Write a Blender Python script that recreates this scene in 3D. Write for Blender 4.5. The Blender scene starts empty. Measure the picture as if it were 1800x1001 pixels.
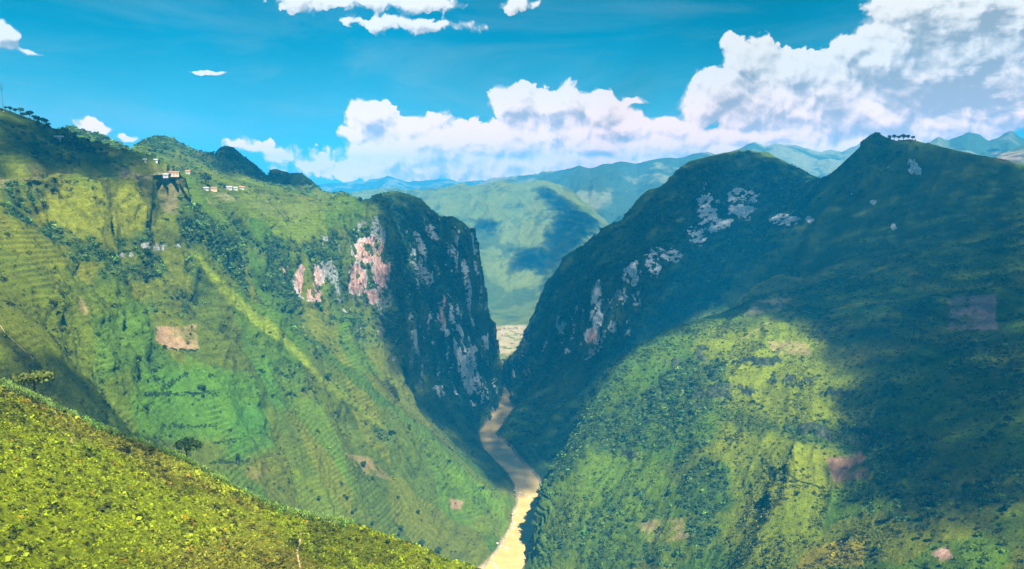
import bpy, math, random
import numpy as np
from mathutils import Vector, Matrix

random.seed(7)
rng = np.random.default_rng(7)
C = bpy.context.scene
COL = C.collection
R = math.radians

# ---------------------------------------------------------------- camera
F, CX, CY, PITCH = 1334.0, 900.0, 500.5, R(7.3)
cam_d = bpy.data.cameras.new('camera')
cam = bpy.data.objects.new('camera', cam_d); COL.objects.link(cam)
cam.location = (0, 0, 0)
cam.rotation_euler = (R(90) - PITCH, 0, 0)
cam_d.sensor_width = 36.0
cam_d.lens = 36.0 * F / 1800.0
cam_d.clip_start = 1.0
cam_d.clip_end = 60000.0
C.camera = cam

# ---------------------------------------------------------------- exposure
C.view_settings.view_transform = 'Standard'
C.view_settings.look = 'None'
C.view_settings.gamma = 1.0
C.view_settings.use_curve_mapping = False
C.view_settings.exposure = 1.80
C.render.engine = 'CYCLES'
C.cycles.use_denoising = True
C.cycles.max_bounces = 5
C.cycles.diffuse_bounces = 2
C.cycles.glossy_bounces = 2
C.cycles.transmission_bounces = 2
C.cycles.volume_bounces = 1
C.cycles.transparent_max_bounces = 16
C.cycles.caustics_reflective = False
C.cycles.caustics_refractive = False

# ---------------------------------------------------------------- sun
SUN_EL, SUN_AZ = 54.0, 152.0           # azimuth clockwise from the view direction (+Y)
SUN = Vector((math.sin(R(SUN_AZ)) * math.cos(R(SUN_EL)), math.cos(R(SUN_AZ)) * math.cos(R(SUN_EL)), math.sin(R(SUN_EL))))
sun_d = bpy.data.lights.new('sun', 'SUN')
sun_d.energy = 4.9
sun_d.angle = R(0.5)
sun_d.color = (1.0, 0.95, 0.84)
sun = bpy.data.objects.new('sun', sun_d); COL.objects.link(sun)
sun.location = (300, -300, 900)
sun.rotation_euler = SUN.to_track_quat('Z', 'Y').to_euler()


# ---------------------------------------------------------------- node helper
class NT:
    def __init__(s, tree): s.t = tree; s.n = tree.nodes; s.l = tree.links
    def new(s, typ, **kw):
        n = s.n.new(typ)
        for k, v in kw.items(): setattr(n, k, v)
        return n
    def put(s, sock, v):
        if isinstance(v, bpy.types.NodeSocket): s.l.new(v, sock)
        else: sock.default_value = v
    def math(s, op, a, b=0.0, c=0.0, clamp=False):
        n = s.new('ShaderNodeMath', operation=op, use_clamp=clamp)
        for i, v in enumerate((a, b, c)): s.put(n.inputs[i], v)
        return n.outputs[0]
    def vec(s, op, a, b=(0, 0, 0), c=(0, 0, 0)):
        n = s.new('ShaderNodeVectorMath', operation=op)
        s.put(n.inputs[0], a); s.put(n.inputs[1], b)
        if op == 'MULTIPLY_ADD': s.put(n.inputs[2], c)
        return n.outputs['Value'] if op in ('LENGTH', 'DOT_PRODUCT', 'DISTANCE') else n.outputs[0]
    def mix(s, f, a, b, mode='MIX'):
        n = s.new('ShaderNodeMix', data_type='RGBA', blend_type=mode)
        s.put(n.inputs[0], f); s.put(n.inputs[6], a); s.put(n.inputs[7], b)
        return n.outputs[2]
    def step(s, v, lo, hi, a=0.0, b=1.0):
        n = s.new('ShaderNodeMapRange', interpolation_type='SMOOTHSTEP')
        s.put(n.inputs[0], v); n.inputs[1].default_value = lo; n.inputs[2].default_value = hi
        n.inputs[3].default_value = a; n.inputs[4].default_value = b
        return n.outputs[0]
    def noise(s, vec, scale, detail=4, rough=.55, dist=0.0, dim='3D'):
        n = s.new('ShaderNodeTexNoise', noise_dimensions=dim)
        s.put(n.inputs['Vector'], vec); n.inputs['Scale'].default_value = scale
        n.inputs['Detail'].default_value = detail; n.inputs['Roughness'].default_value = rough
        n.inputs['Distortion'].default_value = dist
        return n.outputs[0]
    def attr(s, name, typ='GEOMETRY'):
        return s.new('ShaderNodeAttribute', attribute_name=name, attribute_type=typ)


# ---------------------------------------------------------------- pixel <-> world
def ray(px, py):
    x = (px - CX) / F; u = -(py - CY) / F
    return np.array([x, math.cos(PITCH) + math.sin(PITCH) * u, -math.sin(PITCH) + math.cos(PITCH) * u])
def at(px, py, Y):
    d = ray(px, py); return d * (Y / d[1])
def onz(px, py, z):
    d = ray(px, py); return d * (z / d[2])
def azel(px, py):
    d = ray(px, py); return math.degrees(math.atan2(d[0], d[1])), math.degrees(math.atan2(d[2], math.hypot(d[0], d[1])))


# ---------------------------------------------------------------- sky with clouds
LOBES = [(1000,292,460,34),(1400,265,330,34),(1640,150,150,110),(1750,70,160,110),
      # px, py, rx, ry : cumulus heads of the bank over the far ridges and the loose clouds overhead
    (1312,108,46,42),(1280,160,66,52),(1238,190,42,34),(1335,190,105,62),(1400,128,58,36),(1450,180,95,80),(1552,128,85,70),(1600,62,100,56),
    (1700,40,150,75),(1790,110,110,110),(1700,180,150,70),(1530,212,160,46),(1650,215,120,40),(1585,16,70,40),(1500,90,40,30),
    (905,182,46,36),(955,192,55,34),(1000,180,38,34),(1055,200,48,36),(1100,226,66,26),(1185,226,62,22),(1000,245,170,46),(900,250,120,46),(770,252,140,36),
    (656,208,44,30),(630,232,36,18),(772,214,26,14),(735,230,40,24),(840,250,60,36),(720,275,140,30),(1100,262,220,30),(1330,244,220,28),
    (450,258,42,15),(500,276,55,18),(560,290,70,18),(640,302,110,16),(760,300,160,18),
    (150,217,26,14),(172,232,30,10),(212,242,28,8),
    (530,6,34,18),(640,6,120,14),(735,8,80,20),(665,42,50,15),(760,50,84,12),(720,40,55,12),(915,9,42,13),(0,58,22,24),(10,80,16,14),(52,88,34,7),(355,131,36,4.5),(1115,180,30,7)]
world = bpy.data.worlds.new('World'); C.world = world; world.use_nodes = True
world.cycles.sampling_method = 'MANUAL'; world.cycles.sample_map_resolution = 512
w = NT(world.node_tree); w.n.clear()
def build_world():
    sky = w.new('ShaderNodeTexSky', sky_type='NISHITA', sun_disc=False, sun_elevation=R(SUN_EL), sun_rotation=R(SUN_AZ), altitude=1200, air_density=1.0, dust_density=0.6, ozone_density=1.5)
    gen = w.new('ShaderNodeTexCoord').outputs['Generated']
    nrm = w.vec('NORMALIZE', gen)
    sx = w.new('ShaderNodeSeparateXYZ'); w.put(sx.inputs[0], nrm)
    az = w.math('MULTIPLY', w.math('ARCTAN2', sx.outputs[0], sx.outputs[1]), 57.2958)
    el = w.math('MULTIPLY', w.math('ARCSINE', sx.outputs[2]), 57.2958)
    cb = w.new('ShaderNodeCombineXYZ'); w.put(cb.inputs[0], az); w.put(cb.inputs[1], el)
    P0 = cb.outputs[0]
    # billowing warp so that the cloud heads are lumpy
    def noise_c(P, scale, det, ro):
        n = w.new('ShaderNodeTexNoise', noise_dimensions='2D'); w.put(n.inputs['Vector'], P); n.inputs['Scale'].default_value = scale; n.inputs['Detail'].default_value = det; n.inputs['Roughness'].default_value = ro
        return n
    def dens(P, fine=True):
        wp = noise_c(P, .45, 4, .5)
        Pw = w.vec('MULTIPLY_ADD', w.vec('SUBTRACT', wp.outputs[1], (.5, .5, .5)), (1.6, 1.2, 0), P)
        d = None
        for px, py, rx, ry in LOBES:
            a, e = azel(px, py); a2, _ = azel(px + rx, py); _, e2 = azel(px, py - ry)
            ra, re = max(a2 - a, .05), max(e2 - e, .05)
            L = w.vec('LENGTH', w.vec('MULTIPLY_ADD', Pw, (1 / ra, 1 / re, 0), (-a / ra, -e / re, 0)))
            if min(rx, ry) < 22: L = w.math('MULTIPLY_ADD', L, .5, .66)
            d = L if d is None else w.math('SMOOTH_MIN', d, L, .25)
        m = w.math('SUBTRACT', 1.0, d)
        def vor(sc, sm):
            vo = w.new('ShaderNodeTexVoronoi', feature='SMOOTH_F1', voronoi_dimensions='2D'); w.put(vo.inputs['Vector'], Pw); vo.inputs['Scale'].default_value = sc; vo.inputs['Smoothness'].default_value = sm
            return w.math('SUBTRACT', .5, vo.outputs['Distance'])
        n = w.math('ADD', w.math('MULTIPLY', vor(.55, .5), .75), w.math('MULTIPLY', vor(1.35, .4), .42))
        if fine: n = w.math('ADD', n, w.math('MULTIPLY', vor(3.1, .4), .20))
        n = w.math('ADD', n, w.math('MULTIPLY', w.math('SUBTRACT', noise_c(Pw, .8, 9 if fine else 3, .56).outputs[0], .5), .75))
        return w.math('ADD', w.math('MINIMUM', w.math('ADD', m, .12), .9), w.math('MULTIPLY', n, .6)), m, n
    e0, m0, n0 = dens(P0)
    e1, m1, n1 = dens(w.vec('ADD', P0, (-.24, .40, 0)), True)
    e2, m2, n2 = dens(w.vec('ADD', P0, (-.8, 1.5, 0)), False)
    soft = noise_c(P0, .3, 2, .5).outputs[0]
    wide = w.step(soft, .35, .65, .07, .30)
    alpha = w.math('DIVIDE', e0, wide, clamp=True); alpha = w.math('SMOOTH_MIN', alpha, 1.0, .1, clamp=True); alpha = w.math('MULTIPLY', alpha, alpha)
    # how much cloud the light has to cross to get here
    lit = w.math('ADD', .74, w.math('MULTIPLY', w.math('SUBTRACT', e0, e1), 1.25))
    lit = w.math('SUBTRACT', lit, w.math('MULTIPLY', w.step(e2, .1, 1.1), .5))
    lit = w.math('ADD', lit, w.step(el, 1, 8, .30, 0))
    # the thick bank at the right is grey underneath
    thick = w.math('MULTIPLY', w.step(az, 20, 33), w.step(el, 2.0, 5.0))
    band = noise_c(w.vec('MULTIPLY', P0, (.17, .42, 0)), 1.0, 8, .58).outputs[0]
    lit = w.math('SUBTRACT', lit, w.math('MULTIPLY', thick, w.step(band, .40, .60, -.22, .56)))
    litc = w.step(lit, .0, 1.0)
    cloud = w.mix(litc, (CG[0], CG[1], CG[2], 1), (CW[0], CW[1], CW[2], 1))
    # the light of low clouds has come through more air: warmer
    warm = w.step(el, 0, 9, 1, 0)
    cloud = w.mix(warm, cloud, w.mix(1.0, cloud, (2.35, 1.32, .93, 1), 'MULTIPLY'))
    tint = w.mix(1.0, sky.outputs[0], (ST[0], ST[1], ST[2], 1), 'MULTIPLY')
    # thin veil of high cloud in the middle of the sky
    veil = w.noise(w.vec('MULTIPLY', P0, (.05, .22, 0)), 1.0, 6, .6, .6)
    veil = w.math('ADD', w.math('MULTIPLY', w.step(veil, .42, .70), w.step(el, 15, 4, .16, .40)), w.step(el, 11, 1, 0, .40))
    base = w.mix(veil, tint, (CW[0] * .33, CW[1] * .50, CW[2] * .54, 1))
    col = w.mix(alpha, base, cloud)
    bg = w.new('ShaderNodeBackground'); w.put(bg.inputs[0], col); bg.inputs[1].default_value = SKY_STRENGTH
    out = w.new('ShaderNodeOutputWorld'); w.l.new(bg.outputs[0], out.inputs[0])
SKY_STRENGTH = 0.1
CW = (3.25, 3.1, 2.85); CG = (1.2, 1.28, 1.32); ST = (.001, .20, .205)
build_world()


# ---------------------------------------------------------------- noise
def _hash(ix, iy, iz, seed):
    h = (ix.astype(np.int64) * 374761393 + iy.astype(np.int64) * 668265263 + iz.astype(np.int64) * 2147483647 + seed * 974711) & 0xffffffff
    h = ((h ^ (h >> 13)) * 1274126177) & 0xffffffff
    h = ((h ^ (h >> 16)) * 2246822519) & 0xffffffff
    return ((h ^ (h >> 15)) & 0xffff).astype(np.float32) / 65535.0
def vnoise2(x, y, seed=0):
    fx = np.floor(x); fy = np.floor(y); u = (x - fx).astype(np.float32); v = (y - fy).astype(np.float32)
    u = u * u * u * (u * (u * 6 - 15) + 10); v = v * v * v * (v * (v * 6 - 15) + 10)
    z = np.zeros(1, np.int64)
    a = _hash(fx, fy, z, seed); b = _hash(fx + 1, fy, z, seed); c = _hash(fx, fy + 1, z, seed); d = _hash(fx + 1, fy + 1, z, seed)
    return (a + (b - a) * u) * (1 - v) + (c + (d - c) * u) * v
def fbm2(x, y, scale, octv=5, gain=.5, seed=0, ridged=False):
    s = 0; amp = 1; tot = 0; x = x / scale; y = y / scale
    for i in range(octv):
        n = vnoise2(x, y, seed + i * 17) * 2 - 1
        if ridged: n = 1 - 2 * np.abs(n)
        s = s + n * amp; tot += amp; amp *= gain
        x, y = 1.6 * x + 1.2 * y + 13.7, -1.2 * x + 1.6 * y + 7.1
    return s / tot
def vnoise3(x, y, z, seed=0):
    fx = np.floor(x); fy = np.floor(y); fz = np.floor(z)
    u = (x - fx).astype(np.float32); v = (y - fy).astype(np.float32); q = (z - fz).astype(np.float32)
    u = u * u * (3 - 2 * u); v = v * v * (3 - 2 * v); q = q * q * (3 - 2 * q)
    r = 0
    for dz in (0, 1):
        a = _hash(fx, fy, fz + dz, seed); b = _hash(fx + 1, fy, fz + dz, seed); c = _hash(fx, fy + 1, fz + dz, seed); d = _hash(fx + 1, fy + 1, fz + dz, seed)
        r = r + ((a + (b - a) * u) * (1 - v) + (c + (d - c) * u) * v) * (q if dz else 1 - q)
    return r
def sstep(x, a, b):
    t = np.clip((x - a) / (b - a), 0, 1); return t * t * (3 - 2 * t)


# ---------------------------------------------------------------- the shape of the land: surveyed points, each a pixel and its distance
RIVER_Z = -500.0
ctrl = []
def pts(*a):
    for p in a: ctrl.append(at(*p))
def W(*a):
    for p in a: ctrl.append(np.array(p, float))
def line(poly, step=16, drop=None):
    """a ridge or break line; drop = (metres behind, metres down) adds the far side"""
    for (x0, y0, d0), (x1, y1, d1) in zip(poly[:-1], poly[1:]):
        n = max(1, int(math.hypot(x1 - x0, y1 - y0) / step))
        for i in range(n):
            t = i / n; ctrl.append(at(x0 + (x1 - x0) * t, y0 + (y1 - y0) * t, d0 + (d1 - d0) * t))
    ctrl.append(at(*poly[-1]))
    if drop:
        for x, y, d in poly[::2]:
            p = at(x, y, d); u = p[:2] / np.hypot(*p[:2]); ctrl.append(np.array([p[0] + u[0] * drop[0], p[1] + u[1] * drop[0], p[2] - drop[1]]))

# left: sharp spur running down to the river, its face towards us
line([(330,437,900),(345,455,905),(380,495,915),(420,535,930),(460,575,945),(500,615,960),(550,655,975),(600,692,990),(650,732,1005),(700,772,1020),(750,812,1035),(800,850,1050),(850,885,1065),(890,910,1075)], 22)
pts((300,520,840),(400,600,850),(300,600,800),(200,560,740),(200,650,690),(300,700,750),(400,700,800),(500,720,880),(400,800,745),(500,800,830),(600,800,910),(300,790,690),(500,870,790),(600,880,860),(700,880,950),(600,940,830),(700,950,890),(800,940,975),(850,960,985),(800,990,940),(700,990,865),(150,690,640))
W((-200,560,-310),(-100,650,-410),(0,750,-485),(20,850,-505),(-330,400,-200),(-200,300,-350),(0,300,-450),(0,0,-450),(-400,200,-200),(0,550,-470))
pts((0,450,650),(0,520,590),(0,600,520),(-200,600,480),(-200,450,600),(-200,315,650),(100,600,590),(100,520,650),(100,450,700),(100,690,540),(200,500,760),(200,450,800))
# field under the road, low cliff below it
pts((100,330,760),(180,330,800),(250,340,850),(270,392,868),(200,400,820),(100,390,750),(180,425,812),(270,445,852),(220,455,820))
ROADL = [(-120,318,660),(-50,316,705),(0,315,720),(100,314,780),(200,312,840),(260,309,880),(295,306,910),(312,304,935)]
line(ROADL, 30)
# hill above the road
line([(-150,170,760),(0,190,830),(40,205,850),(85,222,870),(105,238,890),(150,255,910),(200,270,930),(250,290,935),(290,301,942)], 30, (90, 30))
pts((0,250,775),(100,272,835),(200,294,875))
# peaks behind
line([(20,250,1480),(100,235,1480),(115,223,1490),(140,228,1500),(175,238,1500),(215,255,1500),(235,263,1500)], 20, (150, 90))
line([(240,258,1400),(262,247,1400),(290,243,1400),(310,247,1400),(330,260,1400),(350,265,1400),(375,272,1410),(385,262,1430),(400,257,1450),(415,262,1450),(430,275,1450),(450,295,1460),(465,305,1470)], 12, (120, 90))
line([(475,298,1600),(490,300,1600),(510,310,1600),(530,305,1600),(545,315,1620),(565,335,1640)], 12, (120, 90))
pts((240,288,1150),(300,300,1150),(350,318,1200),(380,302,1370),(420,318,1370),(470,322,1450),(530,326,1520),(570,341,1580))
pts((340,318,1080),(360,335,1060),(440,340,1170),(500,340,1320),(560,346,1420),(450,380,1150),(520,400,1200),(600,378,1300))
# wooded break of slope and the cliffs under the terrace
line([(300,330,962),(350,388,985),(400,408,1012),(450,425,1075),(520,450,1138),(560,455,1168),(620,420,1215),(680,398,1258),(697,405,1275)], 18)
line([(350,442,952),(395,485,985),(450,518,1058),(520,527,1118),(560,532,1148),(620,536,1193),(680,530,1228),(692,535,1236)], 18)
line([(620,378,1400),(640,366,1405),(655,362,1405),(672,372,1395),(690,395,1350)], 12, (60, 25))
line([(585,342,1750),(600,338,1750),(615,345,1750),(625,360,1700)], 12, (80, 60))
# great wall on the left of the gorge
line([(640,358,1590),(650,350,1600),(670,340,1620),(690,337,1640),(720,343,1660),(740,350,1680),(760,370,1700),(775,382,1720),(795,380,1740),(815,392,1760),(825,405,1770),(835,425,1776),(842,460,1782),(850,500,1790),(860,550,1800),(870,600,1810),(878,640,1815),(884,675,1818)], 14)
W((-300,1900,-150),(-190,1950,-170),(-120,1900,-260),(-60,1900,-430),(-150,2100,-480),(-60,2050,-500),(-300,2200,-450))
line([(846,758,1508),(800,730,1440),(760,695,1372),(720,650,1312),(694,600,1240),(692,560,1237)], 16)
pts((830,680,1580),(800,600,1570),(760,560,1522),(720,480,1450),(780,480,1622),(830,560,1725),(740,420,1542),(705,440,1372),(850,700,1620),(800,670,1545),(820,450,1740),(770,420,1660),(700,380,1560))
# bowl between spur and cliffs
pts((450,545,1010),(500,560,1075),(560,560,1110),(620,560,1160),(660,600,1185),(560,620,1040),(600,640,1080),(680,680,1180),(745,720,1280),(700,720,1120),(750,760,1150),(800,800,1170),(850,840,1190),(800,765,1320))
LBANK = [(885,690),(879,720),(858,745),(846,762),(848,775),(856,790),(872,806),(891,825),(905,845),(914,860),(915,880),(908,905),(900,935),(886,963),(866,988),(850,1006),(820,1040)]
RBANK = [(896,690),(897,720),(880,745),(868,760),(874,772),(895,790),(906,806),(922,822),(940,842),(949,858),(950,880),(946,905),(941,935),(934,962),(915,995),(900,1020),(880,1050)]
for a in LBANK + RBANK: ctrl.append(onz(a[0], a[1], RIVER_Z + .4))
for a, b in zip(LBANK, RBANK):
    p = (onz(a[0], a[1], RIVER_Z) + onz(b[0], b[1], RIVER_Z)) / 2; ctrl.append(np.array([p[0], p[1], RIVER_Z - 7]))
for x, y, d in [(380,495,915),(460,575,945),(550,655,975),(650,732,1005),(750,812,1035),(830,870,1058)]:
    p = at(x, y, d)
    for k in (-1, 1): ctrl.append(np.array([p[0] + k * 24, p[1] + k * 26, p[2] - (15 if k < 0 else 26)]))
    ctrl.append(np.array([p[0] + 55, p[1] + 62, p[2] - 44]))
# right: spur under the far wall
line([(1240,545,1500),(1200,560,1550),(1150,588,1580),(1100,610,1610),(1050,640,1630),(1000,668,1645),(950,696,1670),(910,715,1700),(897,690,1815)], 18)
pts((1000,740,1420),(1000,830,1290),(930,712,1640),(950,740,1500),(900,790,1405),(1100,680,1380),(1050,700,1430),(960,850,1260),(950,800,1390))
# wall on the right of the gorge, dome above it
line([(885,655,1900),(900,640,1910),(920,615,1930),(933,590,1950),(940,560,1960),(950,530,1970),(965,500,1990),(985,470,2010),(1000,450,2020),(1020,440,2030),(1045,420,2040),(1060,400,2050),(1075,393,2060),(1085,392,2060),(1095,385,2070),(1110,365,2100),(1125,345,2110),(1140,333,2110),(1160,330,2110),(1172,320,2130),(1190,300,2150),(1210,285,2170),(1240,278,2190),(1270,270,2200),(1300,265,2200),(1330,266,2200),(1360,275,2180),(1390,290,2150),(1410,300,2120),(1430,312,2080),(1445,318,2000),(1470,298,1850),(1500,270,1740),(1515,255,1705),(1521,243,1692),(1540,232,1682),(1560,243,1672),(1575,248,1660),(1600,246,1640),(1640,255,1600),(1680,265,1560),(1720,273,1530),(1760,280,1510),(1800,290,1490),(1900,310,1430),(2050,330,1350)], 14)
W((40,2120,-440),(120,2250,-330),(220,2350,-250),(350,2500,-200),(600,2550,-180),(850,2400,-130),(1100,2100,-150),(1300,1900,-130),(60,2350,-495),(200,2600,-480))
pts((1050,500,1722),(1100,480,1702),(1000,560,1765),(950,640,1790),(960,580,1860),(1150,450,1725),(1200,490,1650),(1230,360,2010),(1310,350,1990),(1150,400,1950),(1100,430,1930),(1380,350,1900),(1225,425,1870),(1215,440,1800),(1320,390,1850),(1400,380,1750),(1040,460,1950),(920,680,1770))
pts((1500,350,1600),(1600,320,1560),(1600,400,1400),(1700,350,1420),(1700,430,1250),(1500,430,1450),(1400,450,1520),(1320,470,1560),(1800,400,1250),(1800,480,1080),(1950,400,1150),(1950,500,950))
# shelf of old terraces and the near hill on the right
line([(1470,468,1330),(1400,488,1330),(1330,502,1320),(1300,538,1290),(1250,560,1260),(1200,580,1240),(1150,605,1220),(1120,625,1200),(1080,655,1180),(1050,685,1160),(1030,720,1150),(1010,770,1130),(988,800,1085),(970,830,1045),(957,850,1035),(951,870,1022),(948,900,1003),(945,925,985),(937,950,962),(930,985,950)], 18)
W((150,1230,-490),(190,1290,-450),(260,1360,-390),(90,1180,-497),(340,1420,-330),(420,1450,-290),(530,1480,-240))
pts((1400,530,1180),(1500,530,1130),(1600,520,1100),(1700,500,1080),(1340,520,1250),(1420,505,1240))
pts((1100,700,1080),(1100,800,985),(1100,900,890),(1000,850,985),(1000,920,930),(1000,980,890),(1200,650,1080),(1200,750,980),(1200,850,880),(1200,950,800),(1300,620,1080),(1300,700,980),(1300,800,860),(1300,900,780),(1300,990,700),(1400,600,1050),(1400,700,920),(1400,800,800),(1400,900,710),(1400,990,640),(1500,600,1000),(1500,700,880),(1500,760,835),(1500,800,805),(1500,900,680),(1500,990,600),(1600,600,950),(1600,700,830),(1600,800,730),(1600,900,630),(1600,990,560),(1700,600,900),(1700,700,780),(1700,800,670),(1700,900,590),(1700,990,520),(1800,550,950),(1800,650,800),(1800,750,690),(1800,850,600),(1800,950,530),(1950,600,800),(1950,800,600),(1950,1000,450),(1100,1000,820),(1200,1030,740),(1000,1030,860))
W((300,200,-340),(600,200,-240),(200,500,-430))
# valley beyond the gorge and its mountain
for a in [(882,652,-499),(900,622,-497),(885,600,-496),(925,598,-496),(900,580,-492),(870,580,-492)]: ctrl.append(onz(*a))
pts((900,545,3000),(860,545,3000),(950,540,2950),(880,500,3250),(940,480,3300),(820,470,3400),(860,420,3800),(900,400,3850),(945,410,3650),(1000,440,3500),(800,400,3900),(1040,440,3500),(905,450,3550))
line([(600,350,4800),(700,347,4750),(750,345,4700),(800,335,4700),(850,331,4700),(900,331,4600),(935,332,4500),(950,329,4450),(965,331,4400),(985,340,4350),(1010,350,4250),(1035,375,4150),(1055,395,4100),(1075,412,4050),(1100,430,4000)], 20, (300, 100))
W((-600,3000,-450),(-1200,2600,-250),(-1500,3600,-200),(700,3400,-350),(1500,3000,-280),(2200,3000,-200),(2200,1500,-50),(-2200,1500,-50),(-2200,3000,-150),(0,5200,-250),(1500,4600,-300),(-1600,5000,-150))
ctrl = np.array(ctrl)

def rbf(cp, X, Y):
    def K(ax, ay, bx, by): return np.sqrt((ax[:, None] - bx[None]) ** 2 + (ay[:, None] - by[None]) ** 2 + 9.0)
    n = len(cp); A = np.zeros((n + 1, n + 1)); A[:n, :n] = -K(cp[:, 0], cp[:, 1], cp[:, 0], cp[:, 1]) - np.eye(n) * .6
    A[:n, n] = 1; A[n, :n] = 1
    wts = np.linalg.solve(A, np.append(cp[:, 2], 0.0))
    sh = X.shape; xf = X.ravel().astype(np.float32); yf = Y.ravel().astype(np.float32); out = np.empty(len(xf), np.float32)
    cx, cy, ww = cp[:, 0].astype(np.float32), cp[:, 1].astype(np.float32), wts[:n].astype(np.float32)
    for i in range(0, len(xf), 20000):
        out[i:i + 20000] = -K(xf[i:i + 20000], yf[i:i + 20000], cx, cy) @ ww + np.float32(wts[n])
    return out.reshape(sh)
class Grid:
    def __init__(s, cp, x0, x1, y0, y1, st):
        s.x0, s.y0, s.st = x0, y0, st
        xs = np.arange(x0, x1 + st, st); ys = np.arange(y0, y1 + st, st)
        X, Y = np.meshgrid(xs, ys); g = rbf(cp, X, Y)
        for _ in range(1):
            p = np.pad(g, 1, mode='edge'); g = (p[1:-1, 1:-1] * 4 + (p[:-2, 1:-1] + p[2:, 1:-1] + p[1:-1, :-2] + p[1:-1, 2:]) * 1.0) / 8
        s.g = g
    def __call__(s, x, y):
        fx = np.clip((x - s.x0) / s.st, 0, s.g.shape[1] - 1.001); fy = np.clip((y - s.y0) / s.st, 0, s.g.shape[0] - 1.001)
        ix = fx.astype(np.int32); iy = fy.astype(np.int32); u = (fx - ix).astype(np.float32); v = (fy - iy).astype(np.float32); g = s.g
        return (g[iy, ix] * (1 - u) + g[iy, ix + 1] * u) * (1 - v) + (g[iy + 1, ix] * (1 - u) + g[iy + 1, ix + 1] * u) * v
near_main = Grid(ctrl, -1300, 1500, 0, 2400, 6)
far_main = Grid(ctrl, -2600, 2600, 0, 5400, 20)

fore = []
for p in [(-200,590,238),(0,692,250),(100,746,258),(200,786,266),(300,826,275),(400,863,285),(480,891,290),(560,911,296),(640,931,302),(720,956,310),(800,986,318),(840,1001,322),
          (0,800,215),(0,900,185),(0,1000,160),(200,900,215),(200,1000,185),(400,950,238),(400,1000,212),(600,960,272),(600,1000,247),(750,1000,288)]: fore.append(at(*p))
for p in [(0,0,-3),(-60,0,12),(60,0,-40),(-40,60,-45),(0,60,-55),(-60,100,-72),(0,110,-92),(60,120,-125),(150,100,-160),(100,200,-200),(0,350,-230),(-150,420,-200),(-60,480,-350),(100,350,-350),(200,250,-320),(300,150,-270),(-300,220,-20),(-300,420,-160),(-150,0,40),(-140,320,-120),(-60,330,-185)]: fore.append(np.array(p, float))
fore = Grid(np.array(fore), -400, 400, 0, 600, 5)

def ranges(sil, slope, back, seed, amp):
    """a far range: crest known by direction and distance, spurs by ridged noise"""
    P3 = np.array([at(*p) for p in sil]); a = np.degrees(np.arctan2(P3[:, 0], P3[:, 1])); r = np.hypot(P3[:, 0], P3[:, 1])
    def f(AZ, RR, X, Y):
        z0 = np.interp(AZ, a, P3[:, 2]) - np.maximum(a[0] - AZ, 0) * 90 - np.maximum(AZ - a[-1], 0) * 20; r0 = np.interp(AZ, a, r); d = RR - r0
        n = fbm2(X, Y, 900, 5, .52, seed, True); n2 = fbm2(X, Y, 330, 5, .55, seed + 3, True)
        far = np.minimum(np.abs(d) / 500, 1)
        return z0 + np.where(d < 0, d * slope, -d * back) + n * amp * far + n2 * amp * .35 * (.35 + far) + fbm2(X, Y, 150, 4, .55, seed + 5, True) * amp * .12
    return f
E1 = ranges([(300,400,5600),(740,352,5600),(820,331,5600),(850,321,5600),(870,313,5600),(900,310,5600),(940,305,5600),(990,298,5600),(1020,292,5600),(1035,298,5600),(1060,290,5600),(1090,285,5600),(1120,288,5600),(1150,280,5600),(1190,278,5600),(1230,270,5600),(1245,268,5600),(1265,275,5600),(1300,262,5600),(1325,250,5600),(1345,258,5600),(1360,255,5600),(1400,258,5600),(1440,268,5600),(1460,264,5600),(1480,266,5600),(1500,258,5600),(1515,253,5600),(1580,262,5600),(1700,290,5600),(2200,300,5600)], .33, .3, 31, 90)
E2 = ranges([(-600,290,8800),(300,322,8800),(540,330,8800),(565,325,8800),(600,322,8800),(640,319,8800),(665,314,8800),(682,309,8800),(697,315,8800),(720,320,8800),(760,318,8800),(790,315,8800),(810,320,8800),(840,318,8800),(870,321,8800),(1000,318,8800),(1400,300,8800),(2400,290,8800)], .22, .3, 51, 90)
E3 = ranges([(1480,320,4100),(1600,270,4100),(1632,251,4100),(1650,240,4100),(1668,246,4100),(1685,240,4100),(1702,234,4100),(1720,235,4100),(1738,246,4100),(1757,240,4100),(1776,230,4100),(1800,245,4100),(1850,262,4100),(1950,250,4100),(2300,260,4100)], .42, .4, 71, 70)
E4 = ranges([(1600,330,2900),(1720,288,2900),(1760,270,2900),(1800,258,2900),(1860,250,2900),(2000,262,2900),(2300,280,2900)], .25, .3, 91, 30)

AZ = np.concatenate([np.arange(-72, -50, .6), np.arange(-50, -35.2, .25), np.arange(-35.2, 35.2, .071), np.arange(35.2, 50, .25), np.arange(50, 72.1, .6)])
RD = np.concatenate([np.geomspace(14, 400, 360)[:-1], np.geomspace(400, 5200, 1500)[:-1], np.geomspace(5200, 11400, 220)])
NC, ND = len(AZ), len(RD)

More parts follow.
